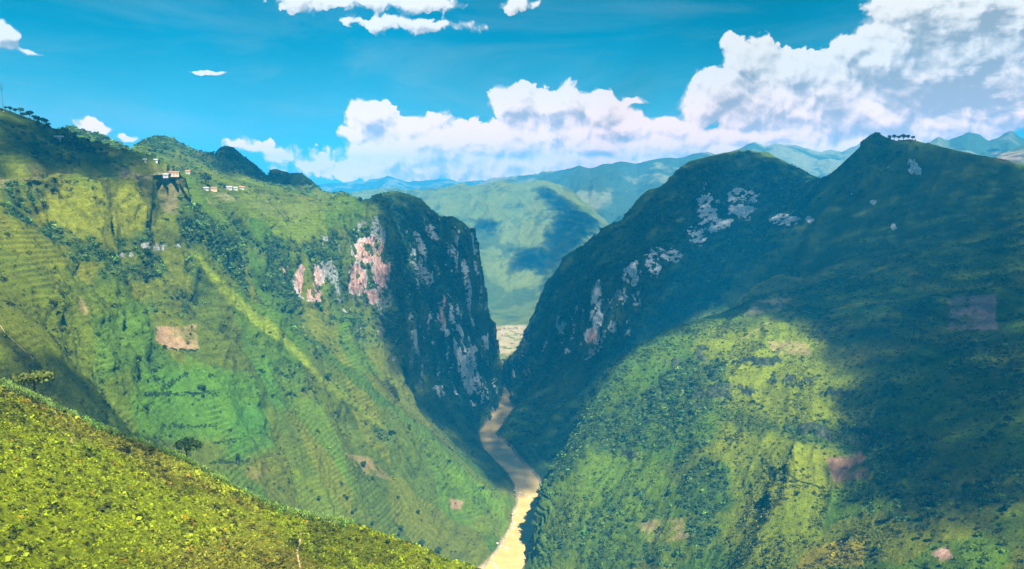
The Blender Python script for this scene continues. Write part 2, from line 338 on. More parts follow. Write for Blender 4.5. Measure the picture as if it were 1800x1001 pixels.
# ellipsoid marks on the land: (px, py, rx, ry, strength) found by looking along the ray; used for woods, rock faces, fields
def blend_rough(X, Y): return sstep(np.hypot(X, Y), 200, 700)
def seg_dist(X, Y, P):
    """distance to a polyline in plan, and the position along it (index + fraction)"""
    best = np.full(X.shape, 1e9); pos = np.zeros(X.shape)
    for i in range(len(P) - 1):
        a, b = P[i][:2], P[i + 1][:2]; d = b - a; t = np.clip(((X - a[0]) * d[0] + (Y - a[1]) * d[1]) / (d @ d), 0, 1)
        q = np.hypot(X - a[0] - t * d[0], Y - a[1] - t * d[1]); k = q < best; best = np.where(k, q, best); pos = np.where(k, i + t, pos)
    return best, pos
LB = [onz(a[0], a[1], RIVER_Z) for a in LBANK]; RB = [onz(a[0], a[1], RIVER_Z) for a in RBANK]
RC = [np.array([-70., 1960., RIVER_Z]), np.array([-35., 1880., RIVER_Z])] + [(a + b) / 2 for a, b in zip(LB, RB)]
RW = [9., 9.] + [float(np.hypot(*(a - b)[:2])) / 2 for a, b in zip(LB, RB)]
ROADP = [at(*p) for p in ROADL]
# how high the main crests stand against the sky, by direction
SKYLINE = [(0,189),(20,196),(40,204),(60,212),(85,221),(104,236),(109,228),(116,222),(124,224),(134,229),(150,231),(160,236),(175,239),(188,243),(200,250),(215,255),(228,263),(238,260),(246,253),(256,247),(268,243),(290,242),(305,244),(312,250),(322,254),(332,261),(350,266),(362,270),(376,273),(382,264),(390,259),(400,256),(412,259),(430,274),(450,295),(465,304),(472,300),(480,297),(492,299),(508,304),(530,304),(545,315),(565,334),(585,341),(600,337),(618,344),(636,352),(650,350),(662,342),(690,336),(720,342),(740,349),(760,370),(775,382),(795,379),(815,391),(825,405)]
_SA = [azel(*p) for p in SKYLINE]; SKA = np.array([a for a, e in _SA]); SKT = np.array([math.tan(R(e)) for a, e in _SA])
SKYR = [(1045,420),(1060,400),(1075,393),(1085,391),(1095,385),(1110,365),(1125,345),(1140,333),(1160,329),(1172,319),(1190,299),(1210,284),(1240,276),(1270,269),(1300,264),(1330,265),(1345,264),(1360,274),(1390,289),(1410,299),(1430,311),(1445,317),(1470,297),(1500,269),(1515,255),(1521,243),(1540,231),(1560,243),(1575,247),(1600,245),(1640,254),(1680,264),(1720,272),(1760,279),(1800,289),(1900,309)]
_SB = [azel(*p) for p in SKYR]; SRA = np.array([a for a, e in _SB]); SRT = np.array([math.tan(R(e)) for a, e in _SB])
def height(AZg, RR):
    X = RR * np.sin(np.radians(AZg)); Y = RR * np.cos(np.radians(AZg))
    k = sstep(np.maximum(np.maximum(np.abs(X + 0) - 1250 + 0, Y - 2300), 0), 0, 90)
    m = np.where(k < 1, near_main(X, Y), 0) * (1 - k) + far_main(X, Y) * k
    # gullies and lumps on the open mountainsides, kept off the river bed
    up = sstep(m, RIVER_Z + 3, RIVER_Z + 60)
    wx = fbm2(X, Y, 120, 3, .5, 14) * 30
    left = sstep(-X, -60, 60); ac = (X + Y) * .707 * left + (X * .8 - Y * .6) * (1 - left) + wx; al = (X - Y) * .707 * left + (-X * .6 - Y * .8) * (1 - left)
    gul = fbm2(ac / 95, al / 330, 1.0, 5, .5, 3, True)
    m = m + up * sstep(Y, 2380, 2180) * (gul * (11.0 + 3 * (1 - left)) * sstep(Y, 420, 800) + fbm2(X, Y, 38, 5, .55, 5) * 3.0)
    m = m + up * sstep(Y, 2300, 3200) * (fbm2(X + wx * 3, Y, 520, 7, .55, 9, True) * 62 + fbm2(X, Y, 90, 4, .55, 10, True) * 9)
    win = (X > -420) & (X < 200) & (Y > 850) & (Y < 2050)
    if win.any():
        d, t = seg_dist(X[win], Y[win], RC); hw = np.interp(t, np.arange(len(RW)), RW); rag = fbm2(X[win], Y[win], 22, 3, .5, 40) * 2.2
        e = np.maximum(d - hw + rag, 0); mw = m[win]; mw = np.where(e < 9, np.minimum(mw, RIVER_Z - 3 + e * 1.0 + np.maximum(e - 5, 0) * 7), mw)
        m[win] = np.where(d < hw + rag, np.minimum(mw, RIVER_Z - 4), np.maximum(mw, RIVER_Z - 3 + np.minimum(e, 24) * .85))
    m = np.where(Y > 2060, np.maximum(m, RIVER_Z + 1.5), m)
    win = (X > -640) & (X < -300) & (Y > 560) & (Y < 1000)
    if win.any():
        d, t = seg_dist(X[win], Y[win], ROADP); zr = np.interp(t, np.arange(len(ROADP)), [p[2] for p in ROADP]); mw = m[win]
        up_ = mw - zr; m[win] = np.where(d < 5, zr, np.where(d < 40, zr + np.where(up_ > 0, np.maximum(np.minimum(up_, (d - 5) * 1.6), up_ * sstep(d, 5, 40)), up_ * sstep(d, 4, 9)), mw))
    cap = np.where((AZg >= SKA[0] - 4) & (AZg <= SKA[-1]), np.interp(AZg, SKA, SKT), np.where((AZg >= SRA[0]) & (AZg <= SRA[-1] + 4), np.interp(AZg, SRA, SRT), 9)) * RR + fbm2(X, Y, 14, 3, .6, 140) * .8
    ov = (m - cap) * (RR > 700) * (Y < 2400); m = np.where(ov > 0, cap - .35 * ov, m)
    f = np.where((np.abs(X) < 395) & (Y < 595), fore(X, Y), -999) + fbm2(X, Y, 30, 4, .5, 21) * 1.6
    out = np.stack([m, f, np.where(RR > 3000, E1(AZg, RR, X, Y), -999), np.where(RR > 5500, E2(AZg, RR, X, Y), -999), np.where(RR > 2500, E3(AZg, RR, X, Y), -999), np.where(RR > 2000, E4(AZg, RR, X, Y), -999)])
    return out, X, Y
AG, RG = np.meshgrid(AZ, RD, indexing='ij')
LAY, XD, YD = height(AG, RG)
HD = np.maximum(LAY.max(0), RIVER_Z - 8)
IDD = LAY.argmax(0).astype(np.int8)
del LAY
# what each direction sees: running maximum of the slope angle
TAN = HD / RG
RUN = np.maximum.accumulate(TAN, axis=1)

def hit(px, py):
    """the point of the land seen at a pixel of the photograph"""
    a, e = azel(px, py); c = int(np.argmin(np.abs(AZ - a))); t = math.tan(R(e))
    k = int(np.searchsorted(RUN[c], t))
    if k >= ND: return None
    if k > 0:
        t0, t1 = TAN[c, k - 1], TAN[c, k]; u = 0 if t1 <= t0 else min(max((t - t0) / (t1 - t0), 0), 1); r = RD[k - 1] + (RD[k] - RD[k - 1]) * u
    else: r = RD[k]
    return np.array([r * math.sin(R(a)), r * math.cos(R(a)), t * r])
def ground_z(x, y):
    a = math.degrees(math.atan2(x, y)); r = math.hypot(x, y)
    fa = np.interp(a, AZ, np.arange(NC)); fr = np.interp(r, RD, np.arange(ND))
    i, j = min(int(fa), NC - 2), min(int(fr), ND - 2); u, v = fa - i, fr - j
    return float((HD[i, j] * (1 - u) + HD[i + 1, j] * u) * (1 - v) + (HD[i, j + 1] * (1 - u) + HD[i + 1, j + 1] * u) * v)

# rows placed by the length of the slope as it unrolls, finer where the land faces the viewpoint
NR = 1060
def resample():
    dH = np.diff(HD, axis=1); dr = np.diff(RD)[None]
    ang = np.abs(np.diff(np.arctan(TAN), axis=1))
    vis = (TAN[:, 1:] >= RUN[:, 1:] - 2e-3)
    wgt = ang * np.where(vis, 1.0, .12) + .03 * dr / RD[None, 1:] * .9 + .02 * np.hypot(dH, dr) / RD[None, 1:]
    k = np.array([1, 2, 3, 2, 1.]); 
    cum = np.concatenate([np.zeros((NC, 1)), np.cumsum(wgt, 1)], 1); cum /= cum[:, -1:]
    # neighbours share their spacing a little, so the rows stay smooth sideways
    for _ in range(3):
        p = np.pad(cum, ((2, 2), (0, 0)), mode='edge'); cum = (p[:-4] + 2 * p[1:-3] + 3 * p[2:-2] + 2 * p[3:-1] + p[4:]) / 9
    t = np.linspace(0, 1, NR); Rr = np.empty((NC, NR)); Hh = np.empty((NC, NR)); Id = np.empty((NC, NR), np.int8)
    for c in range(NC):
        fi = np.interp(t, cum[c], np.arange(ND)); Rr[c] = np.interp(fi, np.arange(ND), RD); Hh[c] = np.interp(fi, np.arange(ND), HD[c]); Id[c] = IDD[c, np.minimum(np.round(fi).astype(int), ND - 1)]
    return Rr, Hh, Id
RV, HV, IV = resample()
XV = RV * np.sin(np.radians(AZ))[:, None]; YV = RV * np.cos(np.radians(AZ))[:, None]
# roughness of the cliffs: push the steep faces in and out
def normals(X, Y, Z):
    P = np.stack([X, Y, Z], -1); a = np.gradient(P, axis=0); b = np.gradient(P, axis=1)
    n = np.cross(b, a); n /= np.maximum(np.linalg.norm(n, axis=-1, keepdims=True), 1e-9); n *= np.sign(n[..., 2:3] + 1e-9); return n
NV = normals(XV, YV, HV)
steep = sstep(NV[..., 2], .62, .38) * (IV == 0) * (RV < 2400) * sstep(HV, RIVER_Z + 2, RIVER_Z + 20)
m = steep > .02
xs, ys, zs = XV[m], YV[m], HV[m]
wx = (vnoise3(xs / 40, ys / 40, zs / 40, 5) - .5) * 14
d3 = ((vnoise3((xs + wx) / 20, (ys + wx) / 20, zs / 62, 1) - .5) * 24 + (vnoise3((xs + wx) / 8, (ys + wx) / 8, zs / 26, 2) - .5) * 10 + (vnoise3(xs / 4, ys / 4, zs / 6, 3) - .5) * 3.2) * steep[m]
XV[m] += d3 * NV[m][:, 0]; YV[m] += d3 * NV[m][:, 1]; HV[m] += d3 * NV[m][:, 2] * .5
NV = normals(XV, YV, HV)

# ---------------------------------------------------------------- what grows where: regions of the land
dep = YV * math.cos(PITCH) - HV * math.sin(PITCH); dep = np.maximum(dep, 1)
PX = CX + F * XV / dep; PY = CY - F * (YV * math.sin(PITCH) + HV * math.cos(PITCH)) / dep
wob = wob2 = np.zeros(XV.shape)
def terrace_all():
    global HV, NV
    for poly, st in TERRACES:
        o = inside(poly, 6) * .85; q = HV / st; f = np.floor(q); r = q - f; HV = HV * (1 - o) + (f + sstep(r, .62, 1.0)) * st * o
    NV = normals(XV, YV, HV)
wob = fbm2(XV, YV, 60, 5, .55, 77); wob2 = fbm2(XV + 900, YV, 60, 5, .55, 78); patch = fbm2(XV, YV, 24, 4, .6, 79)
def inside(poly, soft=10.0, far=.14):
    """membership (0..1) of the land inside an outline, only where that land lies (by distance)"""
    hs = [hit(*p) for p in poly]; cx = sum(p[0] for p in poly) / len(poly); cy = sum(p[1] for p in poly) / len(poly)
    hs += [hit((p[0] + cx) / 2, (p[1] + cy) / 2) for p in poly] + [hit(cx, cy)]
    ds = [math.hypot(h[0], h[1]) for h in hs if h is not None]
    if not ds: return 0
    x0, x1 = min(p[0] for p in poly) - 60, max(p[0] for p in poly) + 60; y0, y1 = min(p[1] for p in poly) - 60, max(p[1] for p in poly) + 60
    r = np.zeros(XV.shape, np.float32); k = (PX > x0) & (PX < x1) & (PY > y0) & (PY < y1) & (RV > min(ds) * (1 - far)) & (RV < max(ds) * (1 + far))
    x = PX[k] + wob[k] * soft * 1.6; y = PY[k] + wob2[k] * soft * 1.1
    ins = np.zeros(x.shape, bool); dist = np.full(x.shape, 1e9)
    for (ax, ay), (bx, by) in zip(poly, poly[1:] + poly[:1]):
        c = ((ay > y) != (by > y)) & (x < (bx - ax) * (y - ay) / (by - ay + 1e-9) + ax); ins ^= c
        t = np.clip(((x - ax) * (bx - ax) + (y - ay) * (by - ay)) / ((bx - ax) ** 2 + (by - ay) ** 2), 0, 1); dist = np.minimum(dist, np.hypot(x - ax - t * (bx - ax), y - ay - t * (by - ay)))
    r[k] = sstep(np.where(ins, dist, -dist), -soft * .35, soft * .65)
    return r
TERRACES = [([(765,868),(832,878),(838,932),(775,930)], 2.6), ([(805,825),(850,832),(825,885),(795,868)], 2.6), ([(1280,540),(1330,497),(1480,458),(1560,470),(1500,525),(1380,552)], 4.2), ([(860,560),(940,560),(935,640),(870,640)], 3.0), ([(1640,480),(1800,470),(1800,600),(1660,590)], 2.4)]
terrace_all()
def oval(px, py, rx, ry, far=.1):
    h = hit(px, py)
    if h is None: return 0
    r = math.hypot(h[0], h[1]); q = np.hypot((PX + wob * rx * .5 - px) / rx, (PY + wob2 * ry * .3 - py) / ry)
    return sstep(q, 1.15, .6) * (np.abs(RV - r) < r * far)
S = XV.shape
wood = np.zeros(S, np.float32); rock = np.zeros(S, np.float32); pink = np.zeros(S, np.float32); soil = np.zeros(S, np.float32)
WOODS_AND_SHADE = [
 (.95, [(0,318),(110,318),(75,390),(60,400),(0,385)]),
 (.9, [(60,395),(110,390),(180,430),(270,400),(262,335),(310,322),(350,360),(440,420),(480,470),(500,540),(440,520),(385,475),(350,433),(330,437),(260,452),(200,472),(150,470),(110,430)]),
 (.85, [(165,480),(210,455),(325,442),(350,495),(300,485),(230,505),(170,510)]), (.45, [(235,545),(260,500),(340,500),(380,540),(310,560),(250,560)]),
 (.85, [(440,420),(520,425),(600,405),(690,370),(720,430),(760,480),(690,540),(600,540),(520,530),(470,540)]),
 (.95, [(640,352),(690,335),(760,370),(830,400),(890,690),(845,762),(690,610),(670,540),(700,500),(700,420)]),
 (.5, [(480,540),(560,525),(690,545),(680,600),(560,640),(640,720),(700,780),(620,720),(540,620)]),
 (.9, [(885,655),(940,560),(1000,450),(1085,392),(1200,300),(1310,262),(1450,312),(1400,440),(1250,545),(1000,665),(900,715)]),
 (.38, [(870,772),(900,715),(1000,665),(1250,545),(1300,530),(1100,640),(1000,770),(960,850)]),
 (.95, [(945,870),(990,780),(1050,690),(1110,690),(1180,640),(1290,620),(1300,700),(1230,760),(1240,850),(1140,800),(1060,790),(1000,850),(960,920),(945,940)]),
 (.9, [(1180,780),(1260,770),(1270,950),(1200,980),(1190,880)]), (.75, [(1350,748),(1460,735),(1640,770),(1650,840),(1560,860),(1500,795),(1400,790)]),
 (.6, [(1560,850),(1700,840),(1800,800),(1800,900),(1650,930),(1560,930)]), (.6, [(0,200),(90,230),(130,260),(300,300),(200,310),(120,300),(0,255)]),
 (.95, [(85,212),(180,228),(240,252),(250,275),(190,268),(110,262)]), (.95, [(232,262),(250,236),(300,232),(375,266),(376,292),(300,276),(250,278)]), (.98, [(372,288),(384,250),(412,246),(470,296),(580,336),(540,330),(470,322),(410,312)]), (.45, [(950,880),(1180,850),(1200,1000),(940,1000)]),
 (.8, [(580,338),(600,333),(628,358),(640,350),(600,365)]), (.35, [(1600,650),(1700,600),(1800,560),(1800,760),(1700,760)]), (.5, [(1450,330),(1540,232),(1640,255),(1600,300),(1500,360)]),
 (.5, [(300,300),(330,290),(380,300),(350,322),(300,318)]), (.4, [(100,270),(200,290),(290,300),(250,308),(120,300)]),
 (.45, [(500,620),(545,650),(600,720),(560,700)]), (.5, [(640,740),(700,750),(720,790),(660,780)]),(.35,[(230,620),(270,620),(280,700),(240,690)]),
 (.6, [(930,330),(970,330),(1055,395),(1000,430),(985,345)]), (.7, [(905,435),(950,430),(960,475),(910,480)]), (.6, [(835,385),(880,385),(870,410),(840,415)]), (.5, [(870,540),(905,535),(930,560),(880,565)]),  # first three: cloud shadows on the far mountain, darkened in the cover colour
]
for d, poly in WOODS_AND_SHADE: wood = np.maximum(wood, d * inside(poly, 24))
wood = np.clip(wood - .75 * sstep(patch + .6 * fbm2(XV, YV, 70, 4, .6, 120), .05, .5), 0, 1) + .10 * sstep(patch, .25, .5)
for a in [(1243,372,24,46,.16),(1226,408,20,26,.16),(1304,356,30,32,.16),(1258,396,18,16,.16),(1280,392,16,9,.16),(1165,450,34,15),(1110,480,18,24),(1146,464,18,26),(1380,388,40,9,.2),(1425,385,10,8,.2),(1050,540,13,58),(1045,592,18,26),(1080,575,10,12),(985,570,8,20),(1604,294,13,16,.2),(1616,300,8,10,.2),(1372,382,22,9,.2),(1535,355,8,6,.2),(790,560,12,56),(810,620,16,48),(828,650,20,44),(838,692,18,24),(770,690,12,14),(740,680,10,14),(1110,800,22,12),(1090,790,8,20),(1500,768,85,18),(1420,760,40,14),(1240,625,24,16),(1570,400,6,6),(690,630,10,6),(280,434,40,9),(215,448,20,7),(610,545,10,6),(1290,690,55,13),(1400,670,48,11),(1470,690,36,9),(1350,640,48,10),(1215,722,24,16),(1240,700,30,10),(1180,640,14,8)]:
    rock = np.maximum(rock, oval(*a))
for a in [(545,492,30,36),(652,440,28,26),(632,490,20,34),(672,470,16,46),(655,520,20,16),(560,520,20,12),(780,545,9,36),(1042,598,10,26),(500,470,8,14)]:
    o = oval(*a); pink = np.maximum(pink, o); rock = np.maximum(rock, o)
rn = .5 * vnoise3(XV / 13, YV / 13, HV / 46, 8) + .32 * vnoise3(XV / 5, YV / 5, HV / 20, 18) + .18 * vnoise3(XV / 2.5, YV / 2.5, HV / 9, 28)
rock = sstep(rock * .62 + 2.6 * (rn - .5) + .25 * np.where((XV > 30) & (YV < 1260), patch - .3, 0), .40, .60) * sstep(rock, .02, .25)
rockn = sstep(NV[..., 2], .45, .25) * np.clip(wood * 2, .0, 1) * np.where(XV < -300, .45, 1.0) * np.where((XV < -150) & (YV < 1330) & (XV > -420), .6, 1.0) * sstep(vnoise3(XV / 14, YV / 14, HV / 45, 9) + .5 * patch, .52, .72) * (RV > 420) * .9
rock = np.maximum(rock, rockn * (IV == 0))
SOILS = [(1.0, [(272,572),(350,568),(350,612),(300,616),(270,600)], (.235,.15,.075)), (1.0, [(1447,805),(1515,790),(1535,842),(1465,848)], (.17,.10,.06)), (1.0, [(1664,524),(1750,515),(1750,580),(1668,580)], (.25,.17,.16)),
 (.8, [(1120,920),(1200,910),(1215,945),(1140,955)], (.2,.14,.06)), (1.0, [(1632,972),(1665,962),(1680,985),(1650,990)], (.3,.18,.13)), (.8, [(605,795),(650,800),(690,845),(630,830)], (.19,.13,.05)), (.9, [(785,875),(815,880),(810,895),(790,895)], (.22,.13,.08)),
 (.7, [(1350,598),(1420,600),(1430,625),(1360,625)], (.2,.15,.06)), (.85, [(865,570),(935,570),(930,625),(870,625)], (.36,.27,.15)), (.7, [(868,625),(925,622),(890,660)], (.25,.24,.12)), (.5, [(1320,530),(1400,520),(1380,545),(1300,555)], (.25,.2,.13)), (.5, [(1310,505),(1470,462),(1560,470),(1490,500),(1330,520)], (.13,.15,.05)),
 (.7, [(200,300),(290,305),(300,322),(210,318)], (.22,.17,.1)), (.5, [(360,345),(400,340),(410,355),(370,360)], (.2,.17,.08)), (.6, [(430,820),(470,800),(480,835),(420,850)], (.17,.13,.04)), (.6, [(1740,270),(1800,268),(1800,288),(1760,282)], (.3,.2,.14)), (.5,[(140,520),(160,540),(160,560),(140,550)],(.3,.2,.1))]

wood = wood * (1 - .85 * sstep(rock, .2, .5))
openness = np.clip(1 - 2.2 * wood, 0, 1) * (IV == 0) * sstep(RV, 420, 520) * (RV < 1500) * (XV < 60) * sstep(HV, RIVER_Z + 8, RIVER_Z + 25) * sstep(NV[..., 2], .35, .6)
st = 4.4; q = (HV + 2.5 * wob) / st; f = np.floor(q); o = .62 * openness * sstep(wob2 + .6 * patch, -.35, .15)
riser = sstep(q - f, .6, .75) * sstep(q - f, 1.0, .85) * o; HV = HV + ((f + sstep(q - f, .55, 1.0)) - q) * st * o
lum = (IV == 0) * sstep(HV, RIVER_Z + 6, RIVER_Z + 30) * (RV < 2400)
HV = HV + lum * (np.clip(wood, 0, 1) * (fbm2(XV, YV, 26, 4, .6, 91) * 5.5 + fbm2(XV, YV, 9, 3, .6, 92) * 2.2))
outc = rock * (XV > 30) * (YV < 1260) * (NV[..., 2] > .5)
HV = HV + outc * (2.5 + 5 * fbm2(XV, YV, 11, 4, .6, 93, True))
NV = normals(XV, YV, HV)

# base colours of the cover, with some sunlight, shade and haze tint painted in
GRASS = np.array([(.082,.120,.007),(.058,.115,.008),(.034,.082,.009),(.042,.090,.010),(.095,.105,.008),(.050,.072,.010)])
def cells(x, y, size, seed):
    """plots: index of the nearest jittered cell centre, and how near the border to the next one is"""
    gx = np.floor(x / size); gy = np.floor(y / size); b1 = np.full(x.shape, 1e9); b2 = b1.copy(); cid = np.zeros(x.shape)
    z = np.zeros(1, np.int64)
    for i in (-1, 0, 1):
        for j in (-1, 0, 1):
            cx = (gx + i + .15 + .7 * _hash(gx + i, gy + j, z, seed)) * size; cy = (gy + j + .15 + .7 * _hash(gx + i, gy + j, z, seed + 1)) * size
            d = np.maximum(np.abs(x - cx), np.abs(y - cy)) * .75 + .25 * np.hypot(x - cx, y - cy); h = _hash(gx + i, gy + j, z, seed + 2)
            n = d < b1; b2 = np.where(n, b1, np.minimum(b2, d)); cid = np.where(n, h, cid); b1 = np.where(n, d, b1)
    return cid, b2 - b1
cid, edge = cells(XV * .96 + YV * .28 + wob * 7, YV * .96 - XV * .28 + wob2 * 7, 62, 11)
gi = np.clip(cid * 5.999, 0, 5).astype(int)
alb = GRASS[gi]
base = np.array([.055, .105, .008]) + sstep(wob, -.3, .4)[..., None] * np.array([.03, .02, 0])
plot = (.62 * sstep(RV, 350, 500))[..., None]
alb = alb * plot + base * (1 - plot)
olive = (sstep(PX, 320, 40) * sstep(PY, 260, 420) * (XV < 0))[..., None]; alb = alb * (1 - .45 * olive) + np.array([.100, .098, .007]) * .45 * olive
BR = [(1.0, [(100,322),(245,340),(272,390),(200,425),(130,430),(90,380)], (.115,.140,.010)), (.9, [(333,434),(378,478),(472,568),(562,650),(642,722),(720,785),(640,732),(545,652),(455,578),(400,530),(347,468)], (.125,.175,.010)), (.8, [(790,830),(905,880),(900,930),(830,880)], (.09,.19,.008)), (.7, [(370,335),(560,345),(620,370),(480,390),(400,370)], (.085,.115,.03)),  # spur crest outline: its sunlit edge painted as brighter grass
      (.7, [(1230,600),(1330,560),(1460,560),(1540,670),(1500,750),(1350,740),(1250,700)], (.125,.165,.010)), (.7, [(1260,740),(1450,790),(1440,990),(1270,990)], (.115,.150,.010)), (.9, [(1420,960),(1520,950),(1520,1000),(1400,1000)], (.16,.15,.012)), (.5, [(960,850),(1060,790),(1180,830),(1180,990),(930,995)], (.085,.15,.010)), (.6, [(420,450),(640,400),(640,420),(440,470)], (.09,.11,.03)), (.7,[(600,590),(680,555),(690,600),(640,620)],(.1,.15,.03)),
      (.8, [(250,640),(480,640),(500,760),(260,780)], (.05,.13,.014)), (.7, [(180,560),(260,520),(280,640),(180,700)], (.055,.12,.018)), (.8, [(420,700),(480,700),(500,790),(410,810)], (.04,.12,.02)), (.7,[(700,420),(720,425),(762,480),(745,492)],(.14,.15,.05)), (.6,[(850,400),(1000,350),(960,440),(900,540),(865,520)],(.11,.15,.03))]  # strip on the wall shoulder: sunlit patch painted into the grass colour
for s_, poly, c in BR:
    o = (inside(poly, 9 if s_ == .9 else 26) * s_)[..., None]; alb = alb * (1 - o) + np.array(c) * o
SPUR = inside([(875,772),(900,722),(1000,672),(1250,550),(1290,540),(1100,650),(1000,790),(960,850)], 20)[..., None]
# dull grass of the dark mountains on the right, and beyond the gorge
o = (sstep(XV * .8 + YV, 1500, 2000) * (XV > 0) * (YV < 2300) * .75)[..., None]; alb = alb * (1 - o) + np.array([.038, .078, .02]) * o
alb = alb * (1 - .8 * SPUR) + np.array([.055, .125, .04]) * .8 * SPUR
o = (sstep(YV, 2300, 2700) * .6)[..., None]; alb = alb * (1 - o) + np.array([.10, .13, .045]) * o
dw = (sstep(YV, 2350, 2800) * sstep(fbm2(XV, YV, 170, 6, .62, 131) - .25 * sstep(HV, -400, -100), -.12, .12) * .75)[..., None]; alb = alb * (1 - dw) + np.array([.028, .055, .022]) * dw
fm = ((IV == 2) | (IV == 3) | (IV == 4) | (IV == 5))[..., None]; fn = sstep(fbm2(XV, YV, 420, 6, .65, 61), -.08, .2)[..., None]
alb = np.where(fm, np.array([.03, .055, .025]) * (1 - fn) + np.array([.12, .13, .06]) * fn, alb)
# contour strips of the crops and the dark plot borders
alb = alb * (1 - .45 * riser[..., None])
strip = sstep(np.sin(HV / 2.1 + wob * 5), .2, .95) * (IV == 0) * (RV < 2300)
alb = alb * (1 - .22 * strip[..., None] * sstep(_hash(np.floor(cid * 997), np.zeros(1), np.zeros(1), 4), .3, .6)[..., None])
for s_, poly, c in SOILS:
    o = (inside(poly, 6) * s_ * sstep(patch, .55, -.1))[..., None]; alb = alb * (1 - o) + np.array(c) * (1 + .25 * patch[..., None]) * o; wood = wood * (1 - .9 * o[..., 0]); soil = np.maximum(soil, o[..., 0])
wd = np.clip(wood * 1.1, 0, 1)[..., None]; kar = sstep(YV, 1250, 1500)[..., None]; alb = alb * (1 - wd * .85) + (np.array([.026, .052, .014]) * (1 - kar) + np.array([.016, .054, .034]) * kar) * wd * .85  # farther woods: blue of the haze mixed into the foliage colour
# banks of the river: gravel and pale rock
dr_, _ = seg_dist(XV, YV, RC[2:]); bank = sstep(HV, RIVER_Z + 5, RIVER_Z + 1.5) * (dr_ < 80) * (IV == 0)
o = (bank * .9)[..., None]; alb = alb * (1 - o) + np.array([.36, .25, .17]) * (1 + .5 * patch[..., None]) * o
# road cutting: bare earth
dR, _ = seg_dist(XV, YV, ROADP); cut = sstep(dR, 16, 6) * (IV == 0) * sstep(patch, .3, -.2); o = (cut * .55)[..., None]; alb = alb * (1 - o) + np.array([.17, .14, .10]) * o
wood = wood * sstep(dR, 5, 9)
nf = (IV == 1)[..., None]; alb = np.where(nf, np.array([.17, .208, .004]) * (1 + .35 * wob2[..., None]) * np.where(patch[..., None] > .28, .62, 1), alb)
o = ((IV == 1) * sstep(fbm2(XV, YV, 70, 4, .55, 63), .05, .4) * .6)[..., None]; alb = alb * (1 - o) + np.array([.13, .105, .018]) * o
alb = np.where((IV == 0)[..., None] & (soil < .3)[..., None] & (bank < .3)[..., None], alb * np.array([1.0, .90, .55]), alb); alb = np.clip(alb * (1 + .18 * wob2[..., None]), .004, .8)
rc = np.array([.50, .51, .50]) * (1 - pink[..., None]) + np.array([.40, .23, .18]) * pink[..., None]
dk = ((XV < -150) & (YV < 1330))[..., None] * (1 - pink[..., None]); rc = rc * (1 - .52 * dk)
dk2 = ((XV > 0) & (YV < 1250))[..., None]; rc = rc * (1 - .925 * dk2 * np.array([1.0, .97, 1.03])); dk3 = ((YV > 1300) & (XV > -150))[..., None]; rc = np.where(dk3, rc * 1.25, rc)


# ---------------------------------------------------------------- materials
def material(name):
    m = bpy.data.materials.new(name); m.use_nodes = True; t = NT(m.node_tree); return m, t, t.n['Principled BSDF']
def simple(name, col, rough=.8, var=.25, scale=3.0, spec=.2):
    m, t, p = material(name); g = t.new('ShaderNodeTexCoord').outputs['Object']
    n = t.noise(g, scale, 5, .6); c = t.mix(t.step(n, .3, .7), tuple(v * (1 - var) for v in col) + (1,), tuple(min(v * (1 + var), 1) for v in col) + (1,))
    t.put(p.inputs['Base Color'], c); p.inputs['Roughness'].default_value = rough; p.inputs['Specular IOR Level'].default_value = spec
    return m
def land_material():
    m, t, p = material('land_cover'); g = t.new('ShaderNodeNewGeometry').outputs['Position']
    a = t.attr('cover').outputs['Color']; rk = t.attr('rock').outputs['Fac']; rcol = t.attr('stone').outputs['Color']
    n1 = t.noise(g, .9, 6, .68); n2 = t.noise(g, .16, 5, .62); n3 = t.noise(t.vec('MULTIPLY', g, (1, 1, 3.2)), .35, 5, .65)
    v = t.math('MULTIPLY', t.step(n1, .28, .72, .52, 1.42), t.step(n2, .3, .7, .78, 1.22))
    c = t.mix(1.0, a, t.vec('MULTIPLY', (1, 1, 1), t_rgb(t, v)), 'MULTIPLY')
    dry = t.step(n3, .56, .74, 0, .22); c = t.mix(dry, c, (.16, .145, .04, 1))
    sg = t.vec('MULTIPLY', g, (1, 1, .16)); st = t.noise(sg, .28, 7, .7); st2 = t.noise(g, .5, 6, .65)
    rv = t.math('MULTIPLY', t.step(st, .3, .72, .35, 1.3), t.step(st2, .25, .75, .6, 1.25))
    rc_ = t.mix(1.0, rcol, t_rgb(t, rv), 'MULTIPLY')
    stain = t.step(t.noise(sg, .12, 5, .6), .52, .68, 0, .6); rc_ = t.mix(stain, rc_, (.09, .09, .08, 1))
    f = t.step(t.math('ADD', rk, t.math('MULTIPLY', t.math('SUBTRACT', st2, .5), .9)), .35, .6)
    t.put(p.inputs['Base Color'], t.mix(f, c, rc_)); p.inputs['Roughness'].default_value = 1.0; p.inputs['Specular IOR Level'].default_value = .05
    b = t.new('ShaderNodeBump'); b.inputs['Strength'].default_value = .75; b.inputs['Distance'].default_value = 1.6
    hgt = t.math('ADD', t.math('MULTIPLY', n1, .55), t.math('MULTIPLY', t.noise(g, .3, 5, .65), 1.6)); t.put(b.inputs['Height'], hgt); t.l.new(b.outputs[0], p.inputs['Normal'])
    return m
def t_rgb(t, v):
    c = t.new('ShaderNodeCombineXYZ')
    for i in range(3): t.put(c.inputs[i], v)
    return c.outputs[0]
LAND = land_material()

